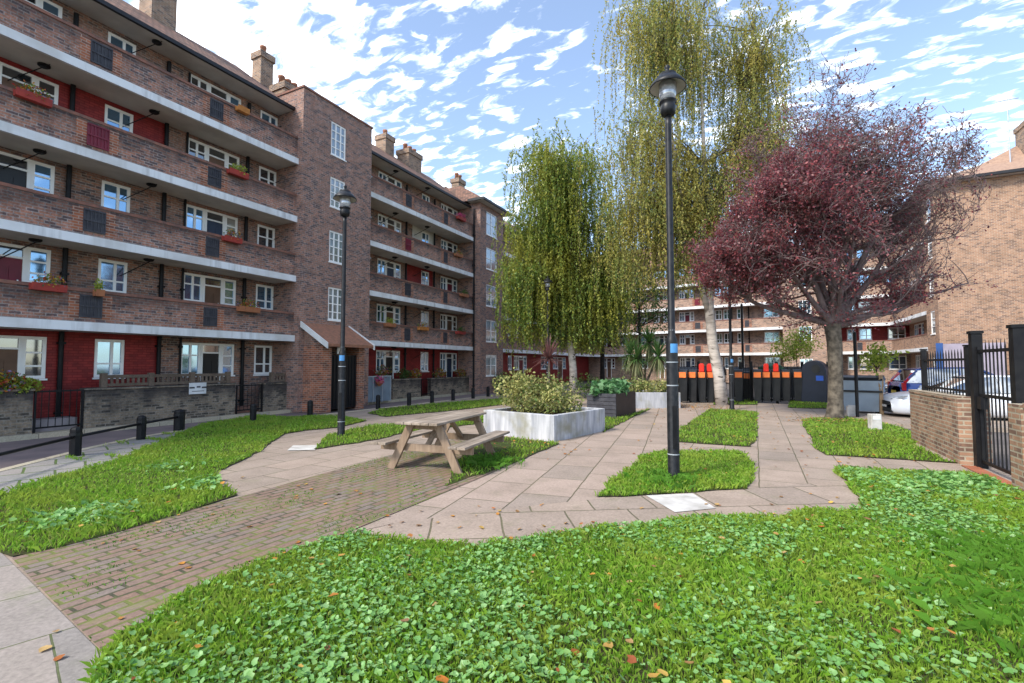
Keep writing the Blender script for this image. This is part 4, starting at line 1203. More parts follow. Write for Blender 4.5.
lp = lamp_post(G(674, 480), 'tall black lamp post standing in the small triangular lawn')
lp.scale = (1, 1, 1.045)
for (px, py, dist, lab) in ((341, 437, None, 'black lamp post left of the picnic table, in front of the porch'), (548, 0, 23.3, 'distant lamp post half hidden by the weeping birch'), (732, 409.5, None, 'slim black lamp post at the back edge of the square lawn before the birch')):
    o = copy_tree(lp); o['label'] = lab; o.scale = (1, 1, 1)
    if dist: d = ray(px, 365); d.z = 0; d *= dist; p = Vector((d.x, d.y, 0))
    else: p = G(px, py)
    o.location = p
m = MB(); m.lathe([(.05, -.05), (.05, 2.75), (.02, 2.79)], 12); p = G(857.5, 417)
setp(m.build('post', M['black_metal'], loc=p), 'slim black post in the grass right of the plum trunk', 'post')
d = ray(743, 365) * 26
m = MB(); m.lathe([(.06, -.1), (.06, 5.0), (.02, 5.04)], 12); setp(m.build('post', M['black_metal'], loc=(d.x, d.y, 0)), 'plain black pole behind the iron railings, right of the slim lamp post', 'post')

# small white marker post
p = G(875, 430)
t = thing('marker_post', 'small white concrete marker post in the grass by the brick wall', 'marker post', p, R(20))
m = MB(); m.box(-.13, .13, -.09, .09, -.05, .42); m.build('stump', M['cover_stone'], t, bevel=.02)
m = MB(); m.box(-.09, .09, -.094, -.091, .28, .38); m.build('plate', M['sign_white'], t)
p = G(852, 416)
m = MB(); m.box(-.14, .14, -.12, .12, -.05, .32); m.box(-.1, .1, -.08, .08, .321, .36)
setp(m.build('stone_block', M['cover_stone'], loc=p), 'low grey stone block beside the plum trunk', 'stone block')

# ------------------------------------------------------------------ picnic table
PT = thing('picnic_table', 'weathered timber picnic table with attached benches on the brick pavers', 'picnic table', (-4.86, 7.02, 0), R(7))
zt_ = .80
def plank(m, x0, x1, y0, y1, z0, z1): m.box(x0, x1, y0, y1, z0, z1)
m = MB()
for i in range(5):
    x0 = -.37 + i * .149; plank(m, x0, x0 + .142, -.98 + random.uniform(-.008, .008), .98 + random.uniform(-.008, .008), zt_ - .04, zt_)
m.build('tabletop', M['wood_table'], PT, bevel=.006)
for sx in (-1, 1):
    m = MB()
    for i in range(2): x0 = sx * .70 - .145 + i * .148; plank(m, x0, x0 + .142, -.98, .98, .42, .46)
    m.build('bench_seat', M['wood_table'], PT, bevel=.006)
for sy in (-1, 1):
    yy = sy * .72
    for sx in (-1, 1):
        m = MB(); m.beam((sx * .62, yy, -.01), (sx * .24, yy, zt_ - .045), .055, .13, (1, 0, 0)); m.build('leg', M['wood_leg'], PT, bevel=.004)
    m = MB(); m.box(-.84, .84, yy - sy * .052 - .024, yy - sy * .052 + .024, .30, .415); m.build('bench_support', M['wood_leg'], PT, bevel=.004)
    m = MB(); m.box(-.36, .36, yy - sy * .052 - .024, yy - sy * .052 + .024, zt_ - .14, zt_ - .043); m.build('table_support', M['wood_leg'], PT, bevel=.004)
    m = MB(); m.beam((0, yy - sy * .07, .36), (0, yy - sy * .55, zt_ - .06), .05, .08, (1, 0, 0)); m.build('brace', M['wood_leg'], PT)

# ------------------------------------------------------------------ planters
def planter_box(name, label, cat, c, rz, w, d, h, mat, th=.13):
    t = thing(name, label, cat, c, rz)
    m = MB(); m.box(-w / 2, w / 2, -d / 2, -d / 2 + th, -.05, h); m.box(-w / 2, w / 2, d / 2 - th, d / 2, -.05, h)
    m.box(-w / 2, -w / 2 + th, -d / 2 + th, d / 2 - th, -.05, h); m.box(w / 2 - th, w / 2, -d / 2 + th, d / 2 - th, -.05, h)
    m.build('wall', mat, t, bevel=.015)
    m = MB(); m.box(-w / 2 + th, w / 2 - th, -d / 2 + th, d / 2 - th, 0, h - .07); m.build('soil', M['earth'], t)
    return t


def local(c, rz, x, y, z=0): return Vector(c) + Matrix.Rotation(rz, 3, 'Z') @ Vector((x, y, z))


c1 = (-4.8, 11.35, 0); r1 = R(-13)
planter_box('planter', 'large square white concrete planter behind the picnic table', 'planter', c1, r1, 2.15, 2.3, .58, M['concrete_white'])


def shrub_at(c, label, masses, mat, stems=10, size=.09, name='shrub', zb=.5):
    t = thing(name, label, 'shrub', (c[0], c[1], zb))
    P = np.concatenate([blob(n, cc, rr) for (n, cc, rr) in masses])
    plant_mass('foliage', P, size * (.7 + .6 * rng.random(len(P))), mat, t, upbias=.8)
    m = MB()
    for k in range(stems):
        a = random.uniform(0, 6.28); r = random.uniform(.1, .6); cc = masses[k % len(masses)][1]
        m.tube([(cc[0] * .4, cc[1] * .4, 0), (cc[0] * .8 + .2 * math.cos(a), cc[1] * .8 + .2 * math.sin(a), cc[2] * .6), (cc[0] + r * math.cos(a) * .6, cc[1] + r * math.sin(a) * .6, cc[2] + .15)], [.016, .01, .005], 5)
    m.build('stem', M['bark_dark'], t)
    return t


shrub_at((-4.95, 11.3), 'variegated yellow and green shrub filling the square white planter', [(1900, (-.55, .1, .55), (.62, .75, .52)), (1500, (.35, -.1, .38), (.68, .7, .40)), (700, (.1, .4, .6), (.6, .5, .4)), (500, (-.1, -.5, .25), (.7, .4, .25)), (500, (.75, .1, .22), (.4, .6, .24))], M['leaf_variegated'], 14, .085)
# black slatted planter
a = G(587, 416.5); b = G(616, 418.5); rz2 = math.atan2((b - a).y, (b - a).x)
w2 = (b - a).length; c2 = (a + b) / 2 + Vector((-(b - a).y, (b - a).x, 0)).normalized() * .85
t = thing('planter', 'black slatted timber planter full of leafy greens', 'planter', c2, rz2)
m = MB()
for i in range(6):
    z = .02 + i * .128; m.box(-w2 / 2, w2 / 2, -.85, -.81, z, z + .115)
m.build('slatted_side', M['dark_steel'], t)
m = MB(); m.box(w2 / 2 - .04, w2 / 2, -.808, .85, -.02, .78); m.box(-w2 / 2, -w2 / 2 + .04, -.808, .85, -.02, .78); m.box(-w2 / 2 + .04, w2 / 2 - .04, .81, .85, -.02, .78)
m.build('side_panel', plain('dark_timber', (.05, .034, .028), None, 5, .7), t)
m = MB(); m.box(-w2 / 2 + .042, w2 / 2 - .042, -.806, .806, 0, .74); m.build('soil', M['earth'], t)
t = thing('leafy_greens', 'broad bluish green leaves growing in the black slatted planter', 'plants', (c2.x, c2.y, .72), rz2)
P = np.concatenate([blob(1000, (0, 0, .16), (w2 * .52, .85, .3))])
plant_mass('foliage', P, .15 + .12 * rng.random(len(P)), M['leaf_veg'], t, aspect=.8, upbias=1.2)
# far white planter
a = G(630, 408.5); b = G(670, 408.5); c3 = (a + b) / 2 + Vector((-.3, 1.0, 0)); rz3 = math.atan2((b - a).y, (b - a).x)
planter_box('planter', 'long low white concrete planter behind the tall lamp post', 'planter', c3, rz3, (b - a).length + .5, 2.0, .62, M['concrete_white'])
shrub_at((c3.x, c3.y), 'low variegated shrub spilling over the far white planter', [(1300, (-.3, -.1, .3), (1.0, .9, .38)), (900, (.7, .2, .28), (.6, .8, .36))], M['leaf_variegated'], 8, .10)


def strap_plant(name, label, cat, p, trunk_h, heads, mat, trunk_mat, nl=70, ll=1.0, w=.05, dry=None):
    t = thing(name, label, cat, p)
    m = MB()
    for (hx, hy, hz) in heads:
        m.tube([(hx * .1, hy * .1, -.05), (hx * .3, hy * .3, hz * .5), (hx, hy, hz)], [.07, .055, .05], 8)
    m.build('trunk', trunk_mat, t, True)
    for mt, el0, el1, cnt, nm in ((mat, -15, 85, nl, 'leaves'), (dry, -75, -25, int(nl * .7), 'dry_leaves')):
        if mt is None: continue
        V = []; Fi = []
        for (hx, hy, hz) in heads:
            for k in range(cnt):
                az = random.uniform(0, 2 * math.pi); el = R(random.uniform(el0, el1)); ln = ll * random.uniform(.7, 1.15)
                d = Vector((math.cos(az) * math.cos(el), math.sin(az) * math.cos(el), math.sin(el))); sd = Vector((-math.sin(az), math.cos(az), 0))
                pts = []; pp = Vector((hx, hy, hz))
                for j in range(6):
                    pts.append(pp.copy()); d = (d + Vector((0, 0, -.10 if nm == 'leaves' else -.16))).normalized(); pp += d * ln / 5
                for j in range(5):
                    wa = w * (1 - (j / 5) ** 2) * (.6 if j == 0 else 1); wb = w * (1 - ((j + 1) / 5) ** 2)
                    b0 = len(V); V += [pts[j] - sd * wa / 2, pts[j] + sd * wa / 2, pts[j + 1] + sd * max(wb, .004) / 2, pts[j + 1] - sd * max(wb, .004) / 2]; Fi += [b0, b0 + 1, b0 + 2, b0 + 3]
        V = np.array([tuple(v) for v in V])
        link_mesh(nm, np_mesh(nm, V, Fi, 4), mt, t)
    return t


def at_depth(px, depth): d = ray(px, 365); return Vector((d.x * depth, d.y * depth, 0))


strap_plant('cordyline', 'spiky purple cordyline between white planter and birch trunk', 'palm-like plant', at_depth(549, 19.5), 1.7, [(0, 0, 1.95)], M['leaf_cordyline'], M['bark_plum'], 150, .95, .05)
strap_plant('yucca', 'tall green yucca palm behind the far white planter', 'palm-like plant', at_depth(643, 22.5), 2.4, [(-.6, 0, 2.2), (.25, .2, 2.75), (.75, -.3, 2.1), (-.2, -.5, 2.0)], M['leaf_yucca'], M['bark_plum'], 95, 1.05, .06, M['leaf_yucca_dry'])

# ------------------------------------------------------------------ trees
def limb_path(p0, d, ln, n=7, up=.0, wig=.12):
    pts = [Vector(p0)]; d = Vector(d).normalized()
    for i in range(n):
        d = (d + Vector((random.gauss(0, wig), random.gauss(0, wig), random.gauss(0, wig * .6) + up))).normalized()
        pts.append(pts[-1] + d * ln / n)
    return pts


def in_px(px0, depth):  # sideways unit vector as seen in the photo (for crown shapes)
    return None


def birch(p, label, trunks, crown, nl, strands, smin, smax, leafmat, zmin, leaf=.085, per=.055, top_pull=.6):
    """trunks: list of polylines (local) with radii; crown: list of (centre, radii) lobes; weeping strands hang from the limbs"""
    t = thing('birch_tree', label, 'tree', p)
    m = MB()
    for pts, rad in trunks: m.tube(pts, rad, 10)
    m.build('trunk', M['bark_birch'], t, True)
    lm = MB(); tips = []
    for i in range(nl):
        pts, rad = random.choice(trunks); k = random.randint(max(1, len(pts) // 2 - 1), len(pts) - 1)
        c, r = random.choice(crown)
        v = Vector((random.gauss(0, 1), random.gauss(0, 1), abs(random.gauss(0, 1)) * .7 + .1)).normalized() * (random.random() ** .4)
        tgt = Vector((c[0] + v.x * r[0], c[1] + v.y * r[1], c[2] + v.z * r[2]))
        # start at the trunk point nearest below the target
        cand = [(q, rr) for pt, rd_ in trunks for q, rr in zip(pt, rd_) if q[2] < tgt.z - .4 and q[2] > 3]
        if not cand: continue
        st, sr = min(cand, key=lambda q: (Vector(q[0]) - tgt).length + random.uniform(0, 1.5))
        st = Vector(st); a = st.lerp(tgt, .5) + Vector((0, 0, (tgt - st).length * .12))
        path = []
        for j in range(7):
            u = j / 6; path.append(st * (1 - u) ** 2 + a * 2 * u * (1 - u) + tgt * u * u + Vector((random.gauss(0, .05), random.gauss(0, .05), 0)))
        lm.tube(path, [max(.008, .035 * (1 - j / 7)) for j in range(7)], 5)
        tips += path[2:]; tips += [path[-1]] * 3
    lm.build('limbs', M['bark_plum'], t, True)
    P = []; tm = MB()
    for i in range(strands):
        s0 = random.choice(tips) + Vector((random.gauss(0, .5), random.gauss(0, .5), random.gauss(0, .3)))
        if noise.noise(s0 * .8) + .25 * noise.noise(s0 * 2.1) < -.22: continue
        ln = random.uniform(smin, smax) * random.choice((.4, .7, 1, 1.2)); ln = min(ln, s0.z - zmin - abs(random.gauss(0, .7)))
        if ln < .3: continue
        n = max(3, int(ln / .35)); q = s0.copy(); d = Vector((random.gauss(0, .35), random.gauss(0, .35), -.35)).normalized(); pts = [q.copy()]
        for j in range(n):
            d = (d + Vector((random.gauss(0, .05), random.gauss(0, .05), -.5))).normalized(); q = q + d * ln / n; pts.append(q.copy())
        if i % 2 == 0: tm.tube(pts, .006, 3, False)
        cnt = int(ln / per); dens = random.uniform(.6, 1.0)
        for j in range(cnt):
            if random.random() > dens: continue
            u = j / cnt * (len(pts) - 1); i0 = int(u); pp = pts[i0].lerp(pts[min(i0 + 1, len(pts) - 1)], u - i0)
            P.append((pp.x + random.gauss(0, .035), pp.y + random.gauss(0, .035), pp.z))
    tm.build('twigs', M['bark_dark'], t)
    P = np.array(P); print(label[:20], 'leaves', len(P), 'tips', len(tips))
    plant_mass('crown', P, leaf * (.7 + .6 * rng.random(len(P))), leafmat, t, aspect=.5, down=True)
    return t


Rv = Vector((cs, sn, 0)); Fv = Vector((-sn, cs, 0))


def RF(r, f, z): return tuple(Rv * r + Fv * f + Vector((0, 0, z)))   # across / away / up offsets for trees facing the garden front


b1 = at_depth(574, 25.0)
tr1 = [RF(0, 0, -.1), RF(-.05, 0, 1.5), RF(-.2, 0, 3.2), RF(-.65, 0, 5.2), RF(-.85, .1, 7.5), RF(-.8, .1, 9.5), RF(-.7, 0, 11.5), RF(-.6, 0, 13.6)]
birch(b1, 'weeping birch with pale leaning trunk left of the tall lamp post', [(tr1, [.24, .2, .18, .15, .12, .09, .06, .02])],
      [(RF(-.6, 0, 11.2), (2.6, 2.6, 3.3)), (RF(-1.6, 0, 8.6), (1.9, 2.2, 2.2)), (RF(.8, 0, 8.8), (2.2, 2.4, 2.6)), (RF(-2.4, 0, 6.4), (1.4, 1.6, 1.8)), (RF(1.6, 0, 6.6), (1.5, 1.8, 1.8)), (RF(-2.0, .2, 5.6), (1.3, 1.4, 1.2)), (RF(1.2, .5, 5.6), (1.3, 1.6, 1.2))], 200, 6000, 1.2, 4.6, M['leaf_birch'], 2.0, .135, .052)
b2 = G(722, 405)
tr2a = [RF(0, 0, -.1), RF(-.1, 0, 1.2), RF(-.35, 0, 2.6), RF(-.45, 0, 4.0), RF(-.42, .1, 5.8), RF(-.35, .1, 8.0), RF(-.5, .1, 10.5), RF(-.6, 0, 13.5), RF(-.5, 0, 17.4)]
tr2b = [RF(-.42, 0, 3.7), RF(-.85, -.1, 5.1), RF(-1.25, -.15, 7.0), RF(-1.7, -.2, 9.0), RF(-2.0, -.2, 11.5), RF(-2.2, -.2, 14.5), RF(-2.1, -.2, 17.0)]
tr2c = [RF(-.4, .1, 6.5), RF(.2, .2, 8.8), RF(.9, .3, 11.5), RF(1.4, .3, 14.0), RF(1.9, .3, 16.6)]
birch(b2, 'tall two stemmed weeping birch behind the tall lamp post', [(tr2a, [.27, .23, .21, .19, .15, .12, .09, .05, .02]), (tr2b, [.13, .12, .10, .08, .06, .04, .015]), (tr2c, [.10, .09, .06, .04, .015])],
      [(RF(-2.6, 0, 16.0), (1.9, 2.2, 3.4)), (RF(-.8, 0, 15.5), (1.8, 2.2, 3.4)), (RF(-3.2, 0, 11.0), (1.7, 2.0, 2.0)), (RF(-3.0, -.3, 8.2), (1.6, 1.6, 1.6)), (RF(1.8, 0, 11.5), (1.2, 1.5, 2.0)), (RF(2.3, 0, 15.4), (1.1, 1.6, 2.4)), (RF(.3, 0, 10.0), (2.0, 2.2, 2.2)), (RF(-1.6, 0, 8.6), (2.4, 2.2, 1.8))], 230, 5000, 1.3, 5.2, M['leaf_birch_autumn'], 4.2, .11, .062)


def plum(p):
    t = thing('plum_tree', 'purple leaved plum tree with half bare top beside the straight path', 'tree', p)
    tm = MB()
    fork = Vector(RF(-.02, 0, 3.0))
    tm.tube([RF(-.05, 0, -.1), RF(-.03, 0, .12), RF(0, 0, .5), RF(.04, 0, 1.5), RF(.03, 0, 2.4), fork], [.34, .25, .215, .20, .21, .23], 14)
    tm.build('trunk', M['bark_plum'], t, True)
    bm_ = MB(); P = []
    cen = Vector(RF(-.4, 0, 6.8)); rad = (3.9, 3.5, 4.7)

    def rel(q):
        d = q - cen; r = d.dot(Rv); f = d.dot(Fv); return r / rad[0], f / rad[1], d.z / rad[2]

    def grow(q, d, ln, r, lev):
        n = 5; pts = [q.copy()]; rr = [r]
        wig = .10 + .05 * lev
        for i in range(n):
            d = (d + Vector((random.gauss(0, wig), random.gauss(0, wig), random.gauss(0, wig) + (.09 if lev < 3 else .02)))).normalized()
            pts.append(pts[-1] + d * ln / n); rr.append(r * (1 - .55 * (i + 1) / n))
            a, b, c = rel(pts[-1])
            e = a * a + b * b + c * c
            if e > 1.2 and lev > 1: break
            if e > .8: d = (d + (cen - pts[-1]).normalized() * .5 * min(e - .8, 1) + Vector((0, 0, .15))).normalized()
        bm_.tube(pts, [max(x, .007) for x in rr], 7 if lev < 2 else (5 if lev < 3 else 3), False)
        a, b, c = rel(pts[-1])
        if lev >= 3:
            m_ = (a + c)          # bare towards upper right
            for i in range(1, len(pts)):
                a, b, c = rel(pts[i])
                dens = 1.0 if c < -.05 else 1.0 - .5 * c
                dens *= 1.0 / (1 + math.exp((a * 1.35 + c * 1.2 + .02) * 4.2))
                dens *= .15 + 1.9 * max(0, min(1, .45 + 1.7 * noise.noise(pts[i] * 1.1)))
                dens = max(dens, .11)
                k = np.random.default_rng(int(abs(pts[i].x * 9173 + pts[i].z * 3571)) % 99991).poisson((2.6 if lev == 4 else 1.5) * dens)
                for _ in range(k):
                    P.append((pts[i].x + random.gauss(0, .13), pts[i].y + random.gauss(0, .13), pts[i].z + random.gauss(0, .11)))
        if len(pts) <= n: return
        if lev >= 4 + (rel(pts[-1])[2] > -.1): return
        if lev == 0:
            for _ in range(5):
                b0 = pts[0].lerp(pts[3], random.random()); a_ = random.uniform(0, 6.28)
                grow(b0, Vector((math.cos(a_), math.sin(a_), random.uniform(-.25, .3))).normalized(), random.uniform(.7, 1.3), .02, 3)
        kids = [5, 5, 6, 6, 2][lev]
        for k in range(kids):
            u = random.uniform(.35, 1.0) if lev else random.uniform(.3, 1)
            i0 = min(int(u * n), n - 1); b0 = pts[i0].lerp(pts[i0 + 1], u * n - i0)
            ax = Vector((random.gauss(0, 1), random.gauss(0, 1), random.gauss(0, .8))); dd = (pts[i0 + 1] - pts[i0]).normalized()
            ax = (ax - dd * ax.dot(dd)).normalized(); ang = R(random.uniform(28, 62))
            nd = dd * math.cos(ang) + ax * math.sin(ang)
            # keep inside the crown
            tip = b0 + nd * ln * .66; a, b, c = rel(tip)
            if a * a + b * b + c * c > 1.15: nd = (nd + (cen - tip).normalized() * .7).normalized()
            if tip.z < 2.7: nd.z = abs(nd.z) * .4
            grow(b0, nd.normalized(), ln * random.uniform(.5, .72), rr[i0] * .62, lev + 1)

    for (dr, df, dz, ln, r) in ((-.5, -.1, .95, 3.6, .12), (-1.0, .15, .36, 3.4, .11), (-.95, -.4, .5, 3.2, .10), (-.9, .5, .3, 3.0, .09), (.1, .25, 1.2, 4.6, .13), (.5, -.2, 1.1, 4.4, .13), (.8, .1, .8, 3.8, .12), (1.0, -.2, .45, 2.8, .09), (-.3, .8, .8, 3.0, .09), (-.25, -.8, .9, 3.2, .09), (.35, .8, .8, 3.0, .08), (-.1, -.5, 1.3, 4.8, .12), (.3, .4, 1.5, 5.2, .12)):
        grow(fork.copy(), (Rv * dr + Fv * df + Vector((0, 0, dz))).normalized(), ln * .86, r, 0 if r > .1 else 1)
    # two long low boughs reaching right in front of the end wall
    for (ln, dz, st) in ((4.4, .34, 2.9), (3.6, .5, 3.1)):
        pts = [Vector(RF(0, 0, st))]
        for i in range(9): pts.append(pts[-1] + (Rv * 1.0 + Fv * random.gauss(-.1, .2) + Vector((0, 0, dz + random.gauss(0, .15)))).normalized() * ln / 9)
        bm_.tube(pts, [.10 - .009 * i for i in range(10)], 6)
        for k in range(16):
            i = random.randint(3, 9); q = pts[i]; d = (Rv * random.uniform(-.2, 1) + Fv * random.gauss(0, .6) + Vector((0, 0, random.uniform(-.1, .8)))).normalized()
            pp = limb_path(q, d, random.uniform(.7, 1.5), 6, .02, .2); bm_.tube(pp, [.018 - .0025 * j for j in range(7)], 4, False)
            if i < 7:
                for z in pp[1:]:
                    for _ in range(10): P.append((z.x + random.gauss(0, .12), z.y + random.gauss(0, .12), z.z + random.gauss(0, .1)))
    bm_.build('limbs', plain('bark_twig', (.22, .165, .16), (.12, .09, .088), 4, .9, 0, .15), t, True)
    P = np.array(P)
    print('plum leaves', len(P), 'limb faces', len(bm_.f))
    plant_mass('crown', P, .082 * (.7 + .6 * rng.random(len(P))), M['leaf_plum'], t, aspect=.62, upbias=.5)
    return t


plum(G(836, 419))


def small_tree(p, label, h, crown, mat, n, leaf=.1, bark='bark_dark', tr=.06, name='tree'):
    t = thing(name, label, 'tree', p)
    m = MB(); m.tube([(0, 0, -.1), (.03, .02, h * .35), (-.02, 0, h * .7), (0, 0, h)], [tr, tr * .8, tr * .6, tr * .2], 8)
    m.build('trunk', M[bark], t, True)
    l = MB()
    for (c, r) in crown:
        for k in range(5):
            v = Vector((random.gauss(0, 1), random.gauss(0, 1), random.gauss(0, .7))).normalized()
            tip = Vector(c) + Vector((v.x * r[0], v.y * r[1], v.z * r[2])) * .8; s = Vector((0, 0, min(h * .9, max(.4, c[2] - r[2] * .6))))
            l.tube([s, s.lerp(tip, .5) + Vector((0, 0, .1)), tip], [tr * .35, tr * .25, tr * .08], 5, False)
    l.build('limbs', M[bark], t, True)
    vol = [r[0] * r[1] * r[2] for c, r in crown]; P = np.concatenate([blob(int(n * v / sum(vol)), c, r) for (c, r), v in zip(crown, vol)])
    plant_mass('crown', P, leaf * (.7 + .6 * rng.random(len(P))), M[mat], t)
    return t


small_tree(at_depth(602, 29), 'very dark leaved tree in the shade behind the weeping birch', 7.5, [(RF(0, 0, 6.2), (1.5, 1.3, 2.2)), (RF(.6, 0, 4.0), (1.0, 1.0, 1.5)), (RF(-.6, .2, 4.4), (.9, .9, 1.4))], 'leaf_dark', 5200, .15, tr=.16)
small_tree(at_depth(640, 31), 'mid green tree behind the yucca palm', 8, [(RF(0, 0, 6.6), (2.2, 1.6, 1.9)), (RF(-1.0, 0, 4.6), (1.3, 1.2, 1.4)), (RF(1.2, 0, 5.0), (1.4, 1.2, 1.4))], 'leaf_mid', 3600, .15, tr=.12)
small_tree(at_depth(797, 25.5), 'small yellow green sapling behind the iron railings', 2.9, [(RF(0, 0, 2.7), (1.15, .9, .65)), (RF(.3, 0, 3.3), (.7, .6, .5)), (RF(-.5, 0, 2.2), (.7, .6, .35))], 'leaf_lime', 2200, .12, tr=.035)
small_tree(at_depth(877, 16.9), 'young lime green staked tree between the grey bin and the cars', 2.0, [(RF(-.1, 0, 1.85), (.5, .45, .5)), (RF(.5, 0, 2.05), (.45, .3, .25)), (RF(0, 0, 2.2), (.3, .3, .35))], 'leaf_lime', 520, .13, tr=.03)
p = at_depth(880, 16.6)
m = MB(); m.box(-.055, .055, -.05, .05, -.1, 1.35); m.box(-.07, .07, -.062, -.051, .95, 1.2); setp(m.build('stake', M['wood_post'], loc=p), 'short timber stake holding the young lime green tree', 'stake')
for (px, dep, z, r, mt, lab) in ((520, 24, .7, (1.2, .8, .8), 'leaf_mid', 'dark green bush left of the purple cordyline'), (590, 24, .6, (1.4, .8, .65), 'leaf_mid', 'green bush right of the pale birch trunk')):
    t = thing('shrub', lab, 'shrub', at_depth(px, dep)); plant_mass('foliage', blob(900, (0, 0, z), r), .11, M[mt], t)
    m = MB()
    for k in range(5): m.tube([(0, .03 * k, 0), (random.uniform(-.5, .5), random.uniform(-.3, .3), z)], .015, 5)
    m.build('stem', M['bark_dark'], t)

# ------------------------------------------------------------------ iron railings and bins at the back
def railing(a, b, h, label, gate=None, name='iron_railings', spike=True, step=.12, posts=4, z0=0.0, rb=.011):
    a = Vector(a); b = Vector(b); d = b - a; ln = d.length
    t = thing(name, label, 'railings', a, math.atan2(d.y, d.x))
    t.location.z = z0
    m = MB(); m.box(0, ln, -.02, .02, h - .16, h - .12); m.box(0, ln, -.02, .02, .10, .14); m.build('rail', M['black_metal'], t)
    m = MB(); n = int(ln / step)
    for i in range(n + 1): x = ln * i / n; m.tube([(x, 0, .03), (x, 0, h - .03), (x, 0, h + .05)] if spike else [(x, 0, .03), (x, 0, h)], [rb, rb, .002] if spike else rb, 6)
    m.build('bars', M['black_metal'], t)
    for i in range(posts):
        x = ln * i / (posts - 1); m = MB(); m.box(x - .045, x + .045, -.045, .045, -.1, h + .08); m.box(x - .055, x + .055, -.055, .055, h + .083, h + .11); m.build('post', M['black_metal'], t)
    return t


fa = G(678, 401.6); fb = G(741, 401.6); fc = G(752, 401.8); fd = G(829, 402.3)
railing(fa, fb, 1.75, 'black iron railings behind the bins, left of the gate at the path end', posts=4, step=.16, rb=.008)
railing(fc, fd, 1.75, 'black iron railings behind the bins, right of the gate at the path end', posts=4, step=.16, rb=.008)
railing(fb + (fc - fb) * .06, fb + (fc - fb) * .94, 1.7, 'narrow black iron gate where the straight path ends', name='iron_gate', posts=2, step=.09)


def wheelie():
    t = thing('wheelie_bin', '', 'bin')
    m = MB()
    prof = [(.20, .24, .06), (.27, .31, 1.0), (.29, .33, 1.0), (.29, .33, 1.06)]
    vs = []
    for (x, y, z) in prof: vs += [(-x, -y, z), (x, -y, z), (x, y, z), (-x, y, z)]
    fs = [(3, 2, 1, 0), (12, 13, 14, 15)]
    for i in range(3):
        for k in range(4): fs.append((i * 4 + k, i * 4 + (k + 1) % 4, i * 4 + 4 + (k + 1) % 4, i * 4 + 4 + k))
    m.add(vs, fs); m.build('body', M['bin_black'], t)
    m = MB(); m.extr([(-.36, 1.063), (.34, 1.063), (.34, 1.16), (.2, 1.34), (-.05, 1.42), (-.25, 1.38), (-.36, 1.26)], 0, -.29, .29); ld = m.build('lid', M['bin_black'], t, bevel=.03)
    m = MB(); m.box(-.22, .22, -.40, -.362, 1.07, 1.30); m.build('orange_panel', M['lid_orange'], ld)
    for sx in (-1, 1):
        m = MB(); m.tube([(sx * .25, .27, .1), (sx * .31, .27, .1)], .1, 12); m.build('wheel', M['tyre'], t)
    m = MB(); m.tube([(-.25, .38, 1.0), (.25, .38, 1.0)], .018, 6); m.build('handle', M['bin_black'], t)
    return t


BINS = [(684, 0), (693.5, 0), (702, 1), (710.5, 1), (718.5, 0), (738, 0), (747, 0), (757, 0), (766, 1), (775.5, 1), (786, 0), (797, 0), (810, 0)]
BINL = ['first bin from the left', 'second bin from the left', 'third bin from the left, with a red top hatch', 'fourth bin from the left, with a red top hatch', 'bin just left of the birch trunk', 'bin between birch trunk and iron gate', 'bin straight behind the iron gate',
        'first bin right of the iron gate', 'second bin right of the iron gate, with a red top hatch', 'third bin right of the iron gate, with a red top hatch', 'fourth bin right of the iron gate', 'bin under the small sapling', 'last bin before the dark blue bank']
wb = wheelie()
for i, ((px, red), lab) in enumerate(zip(BINS, BINL)):
    o = wb if i == 0 else copy_tree(wb)
    d0 = 24.2 if px == 747 else 21.8 + .5 * (px - 680) / 150
    p = at_depth(px, d0); o.location = (p.x, p.y, 0.0 if px != 747 else -.1); o.rotation_euler = (0, 0, R(-2 + random.uniform(-6, 6)) + 0); o.scale = (.66, .8, 1.06)
    o['label'] = 'black wheelie bin with orange panel by the railings, ' + lab if not red else 'black wheelie bin, ' + lab; o['group'] = 'black wheelie bins by the railings'
    if red:
        m = MB(); m.box(-.16, .16, -.40, -.12, 1.32, 1.63); m.box(-.12, .12, -.34, -.14, 1.633, 1.67); m.build('red_hatch', M['lid_red'], o, bevel=.02)
# second, taller row: black communal bins with dark humped lids
def communal():
    t = thing('communal_bin', '', 'bin')
    m = MB(); m.box(-.55, .55, -.42, .42, .12, 1.25); m.build('body', M['bin_black'], t, bevel=.04)
    m = MB(); prof = [(-.45, 1.253)] + [(-.45 * math.cos(R(a)), 1.26 + .42 * math.sin(R(a))) for a in range(0, 181, 20)] + [(.45, 1.253)]
    m.extr(prof, 0, -.57, .57); m.build('lid', M['bin_black'], t)
    for sx in (-1, 1):
        m = MB(); m.tube([(sx * .42, -.3, .07), (sx * .48, -.3, .07)], .08, 10); m.build('wheel', M['tyre'], t)
    return t
cb_ = communal()
for i, (px, lab) in enumerate(((691, 'black domed communal bin behind the left railings, nearest the lamp post'), (713, 'black domed communal bin behind the two red hatches left of the birch trunk'), (741, 'black domed communal bin between birch trunk and gate'), (770, 'black domed communal bin just right of the gate with a green cover on it'), (793, 'black domed communal bin behind the small sapling'))):
    o = cb_ if i == 0 else copy_tree(cb_)
    p = at_depth(px, 25.2); o.location = (p.x, p.y, -.1); o.rotation_euler = (0, 0, R(-8 + 3 * i)); o['label'] = lab; o['group'] = 'black domed communal bins'
p = at_depth(771, 25.0)
m = MB(); m.lathe([(.62, 0), (.56, .12), (.38, .24), (.02, .30)], 20); setp(m.build('bin_cover', M['bin_green'], loc=(p.x, p.y, 1.48), smooth=True), 'green domed cover lying on a black communal bin', 'cover')
